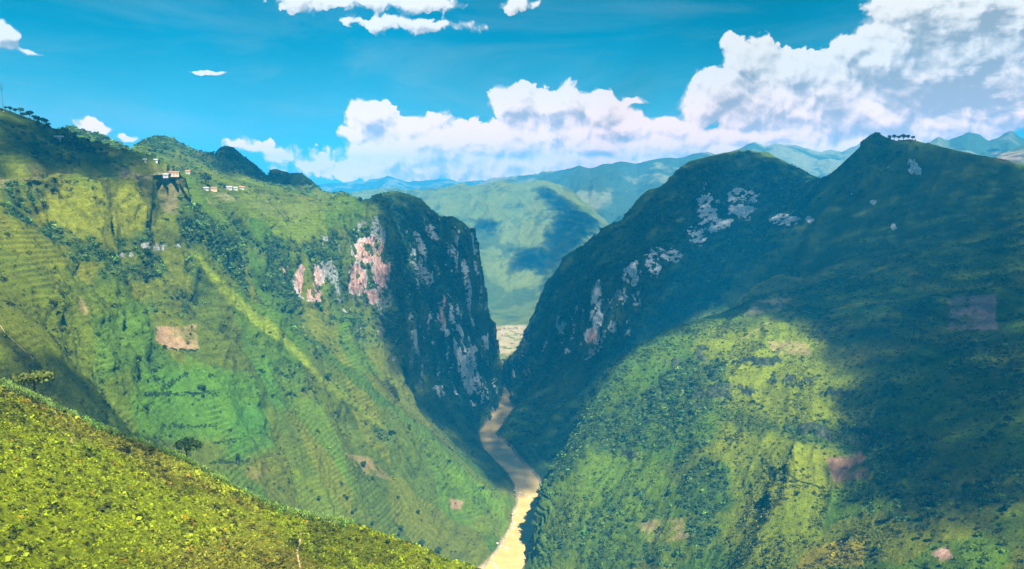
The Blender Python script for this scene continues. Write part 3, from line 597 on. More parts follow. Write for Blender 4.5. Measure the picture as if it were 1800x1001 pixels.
# ---------------------------------------------------------------- the land as meshes
def mesh_from(name, co, faces, mat=None, smooth=True):
    faces = np.asarray(faces); me = bpy.data.meshes.new(name); k = faces.shape[1]
    me.vertices.add(len(co)); me.vertices.foreach_set('co', np.ascontiguousarray(co, np.float32).ravel())
    me.loops.add(faces.size); me.loops.foreach_set('vertex_index', np.ascontiguousarray(faces, np.int32).ravel())
    me.polygons.add(len(faces)); me.polygons.foreach_set('loop_start', np.arange(0, faces.size, k, dtype=np.int32))
    me.update(calc_edges=True)
    if smooth: me.polygons.foreach_set('use_smooth', np.ones(len(faces), bool))
    if mat: me.materials.append(mat)
    return me
def link(name, me, parent=None, **props):
    o = bpy.data.objects.new(name, me); COL.objects.link(o)
    if parent is not None: o.parent = parent
    for k, v in props.items():
        if v is not None: o[k] = v
    return o
IDX = np.arange(NC * NR).reshape(NC, NR)
QUADS = np.stack([IDX[:-1, :-1], IDX[:-1, 1:], IDX[1:, 1:], IDX[1:, :-1]], -1).reshape(-1, 4)[:, ::-1]
rx_ = np.interp(YV, [p[1] for p in RC[::-1]], [p[0] for p in RC[::-1]])
zone = IV.astype(np.int32).copy()
zone[(IV == 0) & (XV >= rx_)] = 10; zone[(IV == 0) & (YV > 2350)] = 11
zq = zone[:-1, :-1].reshape(-1)
VCO = np.stack([XV, YV, HV], -1).reshape(-1, 3)
def put_attr(me, name, arr, typ):
    a = me.attributes.new(name, typ, 'POINT')
    if typ == 'FLOAT_COLOR':
        v = np.ones((len(arr), 4), np.float32); v[:, :3] = arr; a.data.foreach_set('color', v.ravel())
    else: a.data.foreach_set('value', np.ascontiguousarray(arr, np.float32 if typ == 'FLOAT' else np.int32))
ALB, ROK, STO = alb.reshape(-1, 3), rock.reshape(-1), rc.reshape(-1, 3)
for zid, nm in ((0, 'terraced_mountainside'), (10, 'karst_mountainside'), (1, 'near_hillside'), (11, 'valley_mountain'), (2, 'far_range'), (3, 'hazy_range'), (4, 'far_peaks'), (5, 'bare_hill')):
    fq = QUADS[zq == zid]
    if not len(fq): continue
    used, inv = np.unique(fq, return_inverse=True)
    me = mesh_from(nm, VCO[used], inv.reshape(-1, 4), LAND)
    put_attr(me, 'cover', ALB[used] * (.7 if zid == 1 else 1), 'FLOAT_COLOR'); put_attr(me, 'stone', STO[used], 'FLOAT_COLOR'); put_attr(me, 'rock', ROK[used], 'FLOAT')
    link(nm, me, kind='structure')

# ---------------------------------------------------------------- river
def river():
    m, t, p = material('muddy_water'); g = t.new('ShaderNodeNewGeometry').outputs['Position']
    n = t.noise(g, .05, 4, .5); f = t.noise(t.vec('MULTIPLY', g, (1, .6, 1)), .22, 7, .7, 1.2); br = t.noise(g, .012, 2, .5)
    c = t.mix(t.step(n, .3, .7), (.36, .245, .07, 1), (.45, .315, .10, 1))
    foam = t.math('MULTIPLY', t.step(f, .58, .68), t.step(br, .45, .62)); c = t.mix(t.math('MULTIPLY', foam, .85), c, (.7, .6, .48, 1))
    t.put(p.inputs['Base Color'], c); t.put(p.inputs['Roughness'], t.step(foam, 0, 1, .38, .9)); p.inputs['Specular IOR Level'].default_value = .3
    b = t.new('ShaderNodeBump'); b.inputs['Strength'].default_value = .5; b.inputs['Distance'].default_value = .6; t.put(b.inputs['Height'], t.noise(g, .5, 5, .6)); t.l.new(b.outputs[0], p.inputs['Normal'])
    co = []; fc = []
    ys = np.arange(850, 1965, 6.0); rc_ = RC[::-1]; cx = np.interp(ys, [q[1] for q in rc_], [q[0] for q in rc_]); hw = np.interp(ys, [q[1] for q in rc_], RW[::-1]) + 26
    for x, y, h in zip(cx, ys, hw):
        for k in range(9): co.append((x - h + 2 * h * k / 8, y, RIVER_Z))
    for i in range(len(ys) - 1):
        for k in range(8): fc.append((i * 9 + k, i * 9 + k + 1, (i + 1) * 9 + k + 1, (i + 1) * 9 + k))
    link('river', mesh_from('river', np.array(co), fc, m), kind='structure')
river()

# ---------------------------------------------------------------- road and footpaths: ribbons lying on the ground
def ribbon(name, line_, width, mat, lift=.12, step=4.0):
    P = []
    for a, b in zip(line_[:-1], line_[1:]):
        n = max(1, int(math.hypot(b[0] - a[0], b[1] - a[1]) / step))
        for i in range(n): P.append((a[0] + (b[0] - a[0]) * i / n, a[1] + (b[1] - a[1]) * i / n))
    P.append(tuple(line_[-1][:2])); P = np.array(P); T = np.gradient(P, axis=0); T /= np.linalg.norm(T, axis=1, keepdims=True); N = np.stack([-T[:, 1], T[:, 0]], 1)
    co = []; fc = []
    for i, (p, n) in enumerate(zip(P, N)):
        w_ = width * (1 + .25 * math.sin(i * 1.7)) / 2 if width < 3 else width / 2
        for k in range(5):
            q = p + n * w_ * (k / 2 - 1); z = max(ground_z(q[0], q[1]), ground_z(q[0] + .5, q[1]) - .05); co.append((q[0], q[1], z + lift))
    for i in range(len(P) - 1):
        for k in range(4): fc.append((i * 5 + k, i * 5 + k + 1, i * 5 + 6 + k, i * 5 + 5 + k))
    return link(name, mesh_from(name, np.array(co), fc, mat), kind='structure')
ASPHALT = simple('asphalt', (.16, .15, .14), .9, .2, .4); EARTH = simple('trodden_earth', (.27, .19, .09), 1, .4, 1.2)
ribbon('road', ROADP, 6.5, ASPHALT, .35)
def pix_line(L): return [h for h in (hit(*p) for p in L) if h is not None]
PATHS = [[(528,938),(527,955),(522,972),(528,1000)], [(108,760),(118,766),(126,772),(126,780)], [(362,856),(372,864),(386,872)]]
for L in PATHS: ribbon('footpath', pix_line(L), .6, EARTH, .25, 1.5)
for L in [[(0,572),(8,585),(30,607),(60,633)], [(1300,600),(1400,548),(1500,536),(1620,525)]]:
    ribbon('footpath', pix_line(L), 1.0, EARTH, .25, 3)


# ---------------------------------------------------------------- leaves, crowns, trunks
def leaf_cloud(seed, n, size, rad=(1, 1, .8), lobes=5, low=-.3, jit=.5):
    """a crown: small bent leaf clumps spread through a few overlapping lobes; unit size, origin at the foot of the crown"""
    r = np.random.default_rng(seed); L = [(np.array([0, 0, .15]), .75)]
    for i in range(lobes):
        a = r.uniform(0, 6.283); L.append((np.array([math.cos(a) * .5, math.sin(a) * .5, r.uniform(low, .5)]), r.uniform(.32, .55)))
    co = []; fc = []
    for i in range(n):
        c, q = L[r.integers(len(L))]; v = r.normal(size=3); v /= np.linalg.norm(v); v[2] = abs(v[2]) * .9 if r.random() < .72 else v[2]
        p = (c + v * q * r.uniform(.72, 1.05)) * np.array(rad)
        nn = v + r.normal(size=3) * jit; nn /= np.linalg.norm(nn); u = np.cross(nn, r.normal(size=3)); u /= np.linalg.norm(u); w_ = np.cross(nn, u); s = size * r.uniform(.6, 1.3)
        k = len(co); co += [p - u * s, p - w_ * s * .7 + nn * s * .25, p + u * s, p + w_ * s * .7 + nn * s * .25]; fc += [(k, k + 1, k + 2, k + 3)]
    return np.array(co), np.array(fc)
def leaf_material(name, col, var, instanced=False):
    m, t, p = material(name); g = t.new('ShaderNodeNewGeometry'); oi = t.new('ShaderNodeObjectInfo').outputs['Random']
    c = col + (1,)
    if instanced: c = t.attr('tint', 'INSTANCER').outputs['Color']
    ri = g.outputs['Random Per Island']
    v = t.math('MULTIPLY', t.step(ri, 0, 1, 1 - var, 1 + var), t.step(oi, 0, 1, .85, 1.15))
    c = t.mix(1.0, c, t_rgb(t, v), 'MULTIPLY')
    t.put(p.inputs['Base Color'], c); p.inputs['Roughness'].default_value = .75; p.inputs['Specular IOR Level'].default_value = .12
    tr = t.new('ShaderNodeBsdfTranslucent'); t.put(tr.inputs[0], t.mix(1.0, c, (1.1, 1.2, .5, 1), 'MULTIPLY')); mx = t.new('ShaderNodeMixShader'); mx.inputs[0].default_value = .25
    t.l.new(p.outputs[0], mx.inputs[1]); t.l.new(tr.outputs[0], mx.inputs[2]); out = [n for n in t.n if n.type == 'OUTPUT_MATERIAL'][0]; t.l.new(mx.outputs[0], out.inputs[0])
    return m
LEAF_I = leaf_material('scattered_leaves', (.05, .1, .02), .35, True)
LEAF = leaf_material('tree_leaves', (.030, .060, .014), .4); LEAF_O = leaf_material('olive_leaves', (.085, .105, .02), .35)
BARK = simple('bark', (.10, .075, .055), .95, .3, 6)

def instancer(name, P, scl, rot, which, tint, protos, **props):
    """one object that scatters a few small plants over given places (uncountable cover)"""
    src = bpy.data.collections.new(name + '_forms')
    for i, (co, fc) in enumerate(protos):
        o = bpy.data.objects.new('%s_form' % name, mesh_from('%s_form' % name, co, fc, LEAF_I, False)); src.objects.link(o)
    me = bpy.data.meshes.new(name); me.vertices.add(len(P)); me.vertices.foreach_set('co', np.ascontiguousarray(P, np.float32).ravel())
    put_attr(me, 'scl', scl, 'FLOAT'); put_attr(me, 'rot', rot, 'FLOAT'); put_attr(me, 'idx', which, 'INT'); put_attr(me, 'tint', tint, 'FLOAT_COLOR'); me.materials.append(LEAF_I)
    o = link(name, me, **props)
    ng = bpy.data.node_groups.new(name + '_scatter', 'GeometryNodeTree'); ng.interface.new_socket('Geometry', in_out='INPUT', socket_type='NodeSocketGeometry'); ng.interface.new_socket('Geometry', in_out='OUTPUT', socket_type='NodeSocketGeometry')
    N, L = ng.nodes, ng.links; gi_ = N.new('NodeGroupInput'); go = N.new('NodeGroupOutput'); ip = N.new('GeometryNodeInstanceOnPoints'); ci = N.new('GeometryNodeCollectionInfo')
    ci.inputs['Collection'].default_value = src; ci.inputs['Separate Children'].default_value = True; ci.inputs['Reset Children'].default_value = True
    def na(nm, typ): n = N.new('GeometryNodeInputNamedAttribute'); n.data_type = typ; n.inputs[0].default_value = nm; return n.outputs['Attribute']
    cx = N.new('ShaderNodeCombineXYZ'); L.new(na('rot', 'FLOAT'), cx.inputs[2])
    L.new(gi_.outputs[0], ip.inputs['Points']); L.new(ci.outputs[0], ip.inputs['Instance']); ip.inputs['Pick Instance'].default_value = True
    L.new(na('idx', 'INT'), ip.inputs['Instance Index']); L.new(cx.outputs[0], ip.inputs['Rotation']); L.new(na('scl', 'FLOAT'), ip.inputs['Scale']); L.new(ip.outputs[0], go.inputs[0])
    md = o.modifiers.new('scatter', 'NODES'); md.node_group = ng
    return o
AREA = np.linalg.norm(np.cross(VCO[QUADS[:, 2]] - VCO[QUADS[:, 0]], VCO[QUADS[:, 3]] - VCO[QUADS[:, 1]]), axis=1) / 2
seen_q = (np.abs(np.degrees(np.arctan2(XV, YV))) < 40)[:-1, :-1].reshape(-1)
def sample(dens_q, cap):
    """random places on the land, dens_q per square metre on each face"""
    e = dens_q * AREA * seen_q; tot = e.sum(); k = min(1.0, cap / max(tot, 1)); n = rng.poisson(e * k); f = np.repeat(np.arange(len(QUADS)), n)
    q = QUADS[f]; u = rng.random(len(f))[:, None]; v = rng.random(len(f))[:, None]
    P = (VCO[q[:, 0]] * (1 - u) + VCO[q[:, 1]] * u) * (1 - v) + (VCO[q[:, 3]] * (1 - u) + VCO[q[:, 2]] * u) * v
    print('scatter', len(P), 'of', int(tot)); return P, q[:, 0]
flat = lambda a: a[:-1, :-1].reshape(-1)
def tints(cols, n, var=.2):
    c = np.array(cols)[rng.integers(len(cols), size=n)]; return np.clip(c * (1 + var * rng.normal(size=(n, 1))) * (1 + .08 * rng.normal(size=(n, 3))), .003, .6)
BUSH = [leaf_cloud(10 + i, 34, .34, (1, 1, .75), 4) for i in range(4)]
CROWN = [leaf_cloud(20 + i, 60, .27, (1, 1, .95), 6) for i in range(5)]
# undergrowth of the near hillside
cov = (IV == 1) * (RV < 460) * (np.abs(PX - 900) < 1250)
pth = np.full(S, 1e9)
for L in PATHS: pth = np.minimum(pth, seg_dist(XV, YV, pix_line(L))[0])
P, vi = sample(flat(cov * sstep(pth, .4, 1.0) * (.35 + .9 * sstep(patch, -.5, .3))) * 1.6, 120000)
tn = ALB[vi] * 1.12 * (1 + .2 * rng.normal(size=(len(P), 1))) * np.where(rng.random((len(P), 1)) < .22, .36, 1.1) * np.where(rng.random((len(P), 1)) < .03, np.array([[1.5, .95, 1.0]]), 1.0)
instancer('undergrowth', P, np.clip(.62 * np.exp(.46 * rng.normal(size=len(P))), .3, 2.6), rng.uniform(0, 6.28, len(P)), rng.integers(4, size=len(P)), np.clip(tn, .004, .4), BUSH, kind='stuff', label='yellow green low bushes and weeds covering the near hillside', category='undergrowth')
# thickets and tall weeds standing out of it, thicker towards the crest
cl = fbm2(XV, YV, 26, 4, .6, 151); P, vi = sample(flat(cov * sstep(cl, .05, .4)) * .10, 5200)
tn = ALB[vi] * np.where(rng.random((len(P), 1)) < .6, .42, .9) * (1 + .2 * rng.normal(size=(len(P), 1)))
instancer('thicket', P - np.array([0, 0, .2]), np.clip(1.25 * np.exp(.4 * rng.normal(size=len(P))), .6, 3.2), rng.uniform(0, 6.28, len(P)), rng.integers(5, size=len(P)), np.clip(tn * np.array([.85, 1.0, 1.5]), .004, .4), CROWN, kind='stuff', label='darker thickets of taller shrubs on the near hillside', category='thicket')
# woods
wq = flat(wood * ((IV == 0) & (RV > 420) & (RV < 2350)))
P, vi = sample(np.clip(wq - .12, 0, 1) ** 1.3 * .12 / (1 + flat(RV) / 1500), 120000)
r_ = np.hypot(P[:, 0], P[:, 1]); sc = np.clip(2.3 * np.exp(.33 * rng.normal(size=len(P))), 1.3, 5.6) * (1 + r_ / 4500)
instancer('woodland', P - np.array([0, 0, .5]), sc, rng.uniform(0, 6.28, len(P)), rng.integers(5, size=len(P)), tints([(.028,.056,.012),(.040,.078,.014),(.020,.044,.014),(.060,.100,.016)], len(P), .3) * np.where(P[:, 1:2] > 1400, np.array([[.72, 1.05, 1.9]]), np.where(rng.random((len(P), 1)) < .55, 1.75, 1.05)), CROWN, kind='stuff', label='dark green woods and scrub clothing the cliffs and gullies', category='woods')  # farther crowns tinted blue to stand in for haze
# scattered scrub on the open slopes
ope = flat(((IV == 0) & (RV > 380) & (RV < 1700)) * (1 - np.clip(wood * 1.5, 0, 1)) * (1 - np.clip(rock, 0, 1) * .8) * (1 - .8 * soil) * (1 - bank))
clump = flat(sstep(patch, .1, .5)); rt = flat((XV > 30) & (YV < 1250))
clump2 = flat(sstep(fbm2(XV, YV, 55, 5, .62, 111), -.02, .35))
P, vi = sample(ope * (.011 + .03 * clump * clump2 + .022 * rt + .16 * clump2 * rt + .05 * clump2 * clump), 110000)
instancer('scrub', P - np.array([0, 0, .2]), np.clip(1.1 * np.exp(.5 * rng.normal(size=len(P))), .45, 4.0), rng.uniform(0, 6.28, len(P)), rng.integers(4, size=len(P)), np.clip(ALB[vi] * np.where(rng.random((len(P), 1)) < .33, .5, 1.2) * (1 + .2 * rng.normal(size=(len(P), 1))), .004, .4), BUSH, kind='stuff', label='low green scrub dotted over the open mountain slopes', category='scrub')

# ---------------------------------------------------------------- crop of maize along the crest of the near hillside
def crest_point(px):
    """the farthest place of the near hillside seen in a column of the photograph"""
    best = None
    for py in np.arange(1000, 640, -1.5):
        h = hit(px, py)
        if h is None or math.hypot(h[0], h[1]) > 345: break
        best = h
    return best
CREST = [q for q in (crest_point(x) for x in range(2, 640, 14)) if q is not None]
def maize():
    def plant(seed):
        r = np.random.default_rng(seed); co = []; fc = []
        for k in range(9):
            a = k * 2.4 + r.uniform(-.3, .3); h = .25 + .075 * k; L = r.uniform(.38, .55); d = np.array([math.cos(a), math.sin(a), 0]); p = np.array([-d[1], d[0], 0]) * .05
            q0 = np.array([0, 0, h]); q1 = q0 + d * L * .5 + np.array([0, 0, .22]); q2 = q0 + d * L + np.array([0, 0, .02 - .1 * r.random()]); n = len(co)
            co += [q0 - p, q0 + p, q1 + p, q1 - p, q2 + p * .3, q2 - p * .3]; fc += [(n, n + 1, n + 2, n + 3), (n + 3, n + 2, n + 4, n + 5)]
        n = len(co); co += [np.array(v) for v in ((-.03, 0, -.1), (.03, 0, -.1), (.012, 0, 1.05), (-.012, 0, 1.05))]; fc.append((n, n + 1, n + 2, n + 3))
        return np.array(co), np.array(fc)
    P = []
    crest = CREST
    for i in range(len(crest) - 1):
        a, b = crest[i], crest[i + 1]; n = 52 if i < 30 else 20
        for k in range(n):
            t = rng.random(); x = a[0] + (b[0] - a[0]) * t; y = a[1] + (b[1] - a[1]) * t; u = np.array([x, y]) / math.hypot(x, y); o = rng.normal() * 3.0 - 1.6 + 2.2 * math.sin(x * .21)
            if rng.random() < .08 + .92 * sstep(math.sin(x * .35 + 1.3) + .8 * math.sin(x * .13) + .5 * math.sin(x * .9), -.5, .5): P.append((x + u[0] * o, y + u[1] * o, ground_z(x + u[0] * o, y + u[1] * o)))
    P = np.array(P); n = len(P)
    instancer('maize', P, rng.uniform(1.7, 3.1, n), rng.uniform(0, 6.28, n), rng.integers(3, size=n), tints([(.11,.18,.025),(.075,.14,.015),(.15,.21,.05)], n, .3), [plant(i) for i in range(3)], kind='stuff', label='band of tall pale green maize along the crest of the near hillside', category='maize')
maize()
def crest_shrubs():
    P = []
    for a, b in zip(CREST[:-1], CREST[1:]):
        for k in range(9):
            t = rng.random(); x = a[0] + (b[0] - a[0]) * t; y = a[1] + (b[1] - a[1]) * t; u = np.array([x, y]) / math.hypot(x, y); o = rng.normal() * 3 - 2.5; P.append((x + u[0] * o, y + u[1] * o, ground_z(x + u[0] * o, y + u[1] * o) - .2))
    P = np.array(P); n = len(P)
    instancer('crest_shrub', P, np.clip(.9 * np.exp(.5 * rng.normal(size=n)), .4, 2.6), rng.uniform(0, 6.28, n), rng.integers(5, size=n), tints([(.06,.10,.010),(.10,.13,.008),(.04,.07,.012)], n, .3), CROWN, kind='stuff', label='shrubs and weeds making the ragged crest of the near hillside', category='shrubs')
crest_shrubs()

# ---------------------------------------------------------------- trees one can tell apart
def tube(path, rad, n=7):
    co = []; fc = []
    for p, r in zip(path, rad):
        for k in range(n): a = 6.2832 * k / n; co.append((p[0] + r * math.cos(a), p[1] + r * math.sin(a), p[2]))
    for i in range(len(path) - 1):
        for k in range(n): fc.append((i * n + k, i * n + (k + 1) % n, (i + 1) * n + (k + 1) % n, (i + 1) * n + k))
    return co, fc
def trunk_mesh(seed, h, w_):
    r = np.random.default_rng(seed); CO = []; FC = []
    def add(path, rad):
        co, fc = tube(path, rad); n = len(CO); CO.extend(co); FC.extend([tuple(i + n for i in f) for f in fc])
    add([(0, 0, -.4), (.01, .01, h * .25), (.03 * r.normal(), .03, h * .5), (.05 * r.normal(), .05 * r.normal(), h)], [.055, .038, .03, .014])
    for k in range(5):
        a = k * 1.35 + r.uniform(0, .5); z = h * r.uniform(.42, .7); e = w_ * r.uniform(.5, .8); add([(0, 0, z), (math.cos(a) * e * .5, math.sin(a) * e * .5, z + .12), (math.cos(a) * e, math.sin(a) * e, z + .28)], [.022, .015, .006])
    return mesh_from('trunk', np.array(CO), FC, BARK)
def crown_mesh(seed, n, size, rad, lobes, z, mat, low=-.3):
    co, fc = leaf_cloud(seed, n, size, rad, lobes, low); co = co + np.array([0, 0, z]); return mesh_from('crown', co, fc, mat, False)
FORMS = {   # every tree is about 1 unit tall
 'round': ('broadleaf_tree', [(crown_mesh(40 + i, 260, .085, (.42, .42, .36), 7, .60, LEAF), trunk_mesh(40 + i, .62, .3)) for i in range(3)]),
 'wide': ('spreading_tree', [(crown_mesh(50 + i, 480, .085, (.72, .72, .27), 9, .72, LEAF), trunk_mesh(50 + i, .7, .5)) for i in range(2)]),
 'olive': ('spreading_tree', [(crown_mesh(60, 700, .075, (.78, .78, .25), 11, .74, LEAF_O), trunk_mesh(60, .72, .5))]),
 'tall': ('slender_tree', [(crown_mesh(70 + i, 190, .07, (.17, .17, .42), 5, .55, LEAF, -.8), trunk_mesh(70 + i, .6, .1)) for i in range(2)]),
}
count = 0
def tree(px, py, hpx, form, label, group=None, wide=1.0):
    global count
    h = None
    for k in range(0, 14):
        q = hit(px, py + k)
        if q is not None and (h is None) and math.hypot(q[0], q[1]) < 2600: h = q; break
    if h is None: return
    d = math.hypot(h[0], h[1]); H = hpx * d / F; nm, fm = FORMS[form]; cm, tm = fm[count % len(fm)]; count += 1
    o = bpy.data.objects.new(nm, None); COL.objects.link(o); o.location = (h[0], h[1], ground_z(h[0], h[1]) - .2); o.scale = (H * wide, H * wide, H); o.rotation_euler = (0, 0, count * 2.4)
    o['label'] = label; o['category'] = 'tree'
    if group: o['group'] = group
    for n, me in (('crown', cm), ('trunk', tm)):
        c = bpy.data.objects.new(n, me); COL.objects.link(c); c.parent = o
def tree_on_crest(px, hpx, form, label, wide=1.0, back=3.0, sink=0.0):
    p = crest_point(px); d = math.hypot(p[0], p[1]); u = p[:2] / d; x, y = p[0] + u[0] * back, p[1] + u[1] * back; z = ground_z(x, y); H = hpx * d / F + p[2] - z
    nm, fm = FORMS[form]; cm, tm = fm[0]; W_ = hpx * d / F * wide
    o = bpy.data.objects.new(nm, None); COL.objects.link(o); o.location = (x, y, z - .2); o.scale = (W_, W_, H); o['label'] = label; o['category'] = 'tree'
    for n, me in (('crown', cm), ('trunk', tm)):
        c = bpy.data.objects.new(n, me); COL.objects.link(c); c.parent = o
tree_on_crest(62, 44, 'olive', 'flat-topped olive green tree standing just behind the crest of the near hillside', .95, 4.0)
tree_on_crest(328, 34, 'wide', 'dark bushy tree standing just behind the maize on the crest of the near hillside', 1.1, 4.0)
tree(362, 326, 22, 'round', 'round dark tree alone on the grassy terrace above the small row of houses', None, 1.1)
tree(418, 815, 20, 'tall', 'tall dark tree at the foot of a small brown plot on the left slope', None, 1.3)
tree(355, 688, 11, 'wide', 'wide low dark tree above a hedge in the middle of the left slope')
g = 'small dark trees dotted over the left slope'
for x, y, h_ in [(245,638,12),(412,553,9),(357,700,8),(290,615,9),(335,590,5),(337,577,5),(440,600,8),(462,632,10),(455,742,12),(460,655,8),(510,650,10),(535,690,11),(258,720,12),(240,722,8),(300,770,8),(578,668,14),(720,755,10),(640,822,14),(655,845,9),(700,878,8),(735,905,10),(705,935,12),(742,962,16),(770,975,16),(682,958,12),(620,905,10),(560,880,10),(480,700,9),(405,760,8),(210,640,9),(180,690,8),(130,600,8),(590,730,9),(830,800,8),(610,880,9),(655,925,10)]:
    tree(x, y, h_, 'round', 'small dark round-crowned tree dotted on the green left slope', g)
g = 'low trees in a row on the dark right-hand summit'
for i, (x, h_) in enumerate([(1563,7),(1572,8),(1580,7),(1588,9),(1596,8),(1604,7)]):
    tree(x, 247 + i * .2, h_ * 1.25, 'round', 'low spreading tree in the row on the skyline beside the dark right-hand summit', g, .9)
g = 'trees on the skyline under the mast'
for x, y, h_ in [(18,192,8),(27,198,8),(36,201,12),(46,205,8),(53,208,13),(60,213,10),(67,216,11),(74,219,11),(80,222,12),(85,226,9),(40,208,9),(68,224,9),(78,230,9),(10,194,6)]:
    tree(x, y, h_, 'round', 'dark leafy tree on the skyline of the upper left hill near the mast', g)
g = 'dark trees beside the pale building'
for x, y, h_ in [(117,262,20),(124,264,18),(130,266,22),(137,266,16),(145,266,15),(150,268,13),(159,269,13),(167,270,11),(178,272,12),(187,276,9),(98,256,14),(92,258,12)]:
    tree(x, y, h_, 'round', 'dark tree in the clump by the pale building on the upper left hill', g, .85)
g = 'pair of pointed trees'
for x in (296, 305): tree(x, 303, 13, 'tall', 'one of two pointed dark trees above the orange-roofed house at the road bend', g)
for x, y, h_ in [(388,331,10),(395,332,8)]: tree(x, y, h_, 'round', 'small dark tree between the houses of the row on the left terrace', 'trees among the row of houses')
g = 'small trees along the left skyline'
for x, y, h_ in [(188,240,4),(222,259,5),(244,254,5),(262,248,5),(282,244,4),(300,245,4),(322,254,5),(340,264,5),(352,268,5),(365,273,4)]:
    tree(x, y + 2, h_, 'round', 'tiny tree breaking the skyline of the wooded left ridge', g)
g = 'dark trees scattered on the right-hand hill'
for x, y, h_ in [(1390,565,9),(1480,583,10),(1560,588,9),(1607,606,8),(1692,634,14),(1790,672,16),(1402,872,10),(1512,880,16),(1492,948,14),(1566,915,18),(1622,918,16),(1640,888,14),(1617,948,12),(1641,950,14),(1742,775,18),(1772,750,18),(1702,602,10),(1230,690,10),(1176,872,12),(1400,740,9),(1340,720,9),(1290,640,8),(1360,660,8),(1450,900,10),(1330,960,10),(1700,880,16),(1770,900,16),(1740,850,16),(1670,830,14),(1150,985,12),(1080,900,10),(1545,975,12)]:
    tree(x, y, h_, 'round', 'dark round tree scattered on the green right-hand hill', g)

# hedges along the borders of the plots
HEDGE = [[(255,694),(300,690),(345,692),(405,693)], [(285,750),(330,747),(380,748)], [(375,778),(415,775),(450,777)], [(300,612),(330,616),(350,616)], [(370,815),(415,813),(460,811)], [(260,660),(330,655)], [(1370,548),(1450,545),(1500,535)], [(1500,545),(1620,525),(1700,512)], [(1350,830),(1400,845),(1450,860)], [(455,650),(490,652),(520,652)]]
hp = []
for L in HEDGE:
    Q = pix_line(L)
    for a, b in zip(Q[:-1], Q[1:]):
        n = int(math.hypot(b[0] - a[0], b[1] - a[1]) / .9)
        for k in range(n):
            t = (k + rng.random()) / n; x = a[0] + (b[0] - a[0]) * t + rng.normal() * .7; y = a[1] + (b[1] - a[1]) * t + rng.normal() * .7
            if rng.random() < .85: hp.append((x, y, ground_z(x, y)))
hp = np.array(hp); n = len(hp)
instancer('hedgerow', hp, rng.uniform(.8, 1.9, n), rng.uniform(0, 6.28, n), rng.integers(4, size=n), tints([(.025,.055,.012),(.035,.07,.015)], n), BUSH, kind='stuff', label='dark hedges along the borders of the sloping plots', category='hedge')

# ---------------------------------------------------------------- boulders in the river
def boulder_meshes():
    import bmesh
    out = []; st = simple('river_stone', (.42, .34, .28), .9, .3, 1.5)
    for i in range(4):
        bm = bmesh.new(); bmesh.ops.create_icosphere(bm, subdivisions=2, radius=1); r = np.random.default_rng(80 + i); k = r.normal(size=(9, 3)); k /= np.linalg.norm(k, axis=1, keepdims=True); kd = r.uniform(.6, .95, 9)
        for v in bm.verts:
            for n_, d_ in zip(k, kd):
                e = v.co.dot(Vector(n_)) - d_
                if e > 0: v.co -= Vector(n_) * e
            v.co.z *= .7
        me = bpy.data.meshes.new('boulder'); bm.to_mesh(me); bm.free(); me.materials.append(st); out.append(me)
    return out
BOULD = boulder_meshes()
g = 'boulders along the muddy river'
r = np.random.default_rng(12)
for cx_, cy_, sx, sy, n in [(910,868,10,8,9),(918,872,16,4,6),(922,950,14,5,10),(890,963,12,4,9),(903,925,5,14,8),(905,905,5,8,6),(858,748,10,4,6),(875,800,8,4,6),(925,845,10,4,6),(870,992,5,6,5)]:
    for k in range(n):
        p = onz(cx_ + r.normal() * sx * .6, cy_ + r.normal() * sy * .6, RIVER_Z); z = max(ground_z(p[0], p[1]), RIVER_Z)
        if z > RIVER_Z + 6: continue
        o = link('boulder', BOULD[k % 4], None, label='pale boulder in the shallows of the muddy river', category='boulder', group=g); s_ = r.uniform(.7, 2.2)
        o.location = (p[0], p[1], z + .05 * s_); o.scale = (s_ * r.uniform(.9, 1.5), s_, s_ * r.uniform(.7, 1)); o.rotation_euler = (0, 0, r.uniform(0, 6))

# ---------------------------------------------------------------- houses
WALLM = {k: simple('wall_' + k, c, .9, .12, 2) for k, c in dict(white=(.30, .29, .27), cream=(.36, .29, .21), ochre=(.48, .30, .17), grey=(.38, .36, .34)).items()}
ROOFM = {k: simple('roof_' + k, c, .8, .2, 3) for k, c in dict(white=(.33, .33, .32), orange=(.27, .12, .06), grey=(.30, .30, .31), red=(.40, .17, .12)).items()}
DARKM = simple('dark_opening', (.03, .03, .035), .5, .1); WOODM = simple('door_wood', (.14, .08, .05), .8)
def box(x0, x1, y0, y1, z0, z1):
    return [(x0, y0, z0), (x1, y0, z0), (x1, y1, z0), (x0, y1, z0), (x0, y0, z1), (x1, y0, z1), (x1, y1, z1), (x0, y1, z1)], [(0, 3, 2, 1), (4, 5, 6, 7), (0, 1, 5, 4), (1, 2, 6, 5), (2, 3, 7, 6), (3, 0, 4, 7)]
def boxes(L):
    co = []; fc = []
    for b in L: c, f = box(*b); n = len(co); co += c; fc += [tuple(i + n for i in q) for q in f]
    return np.array(co), fc
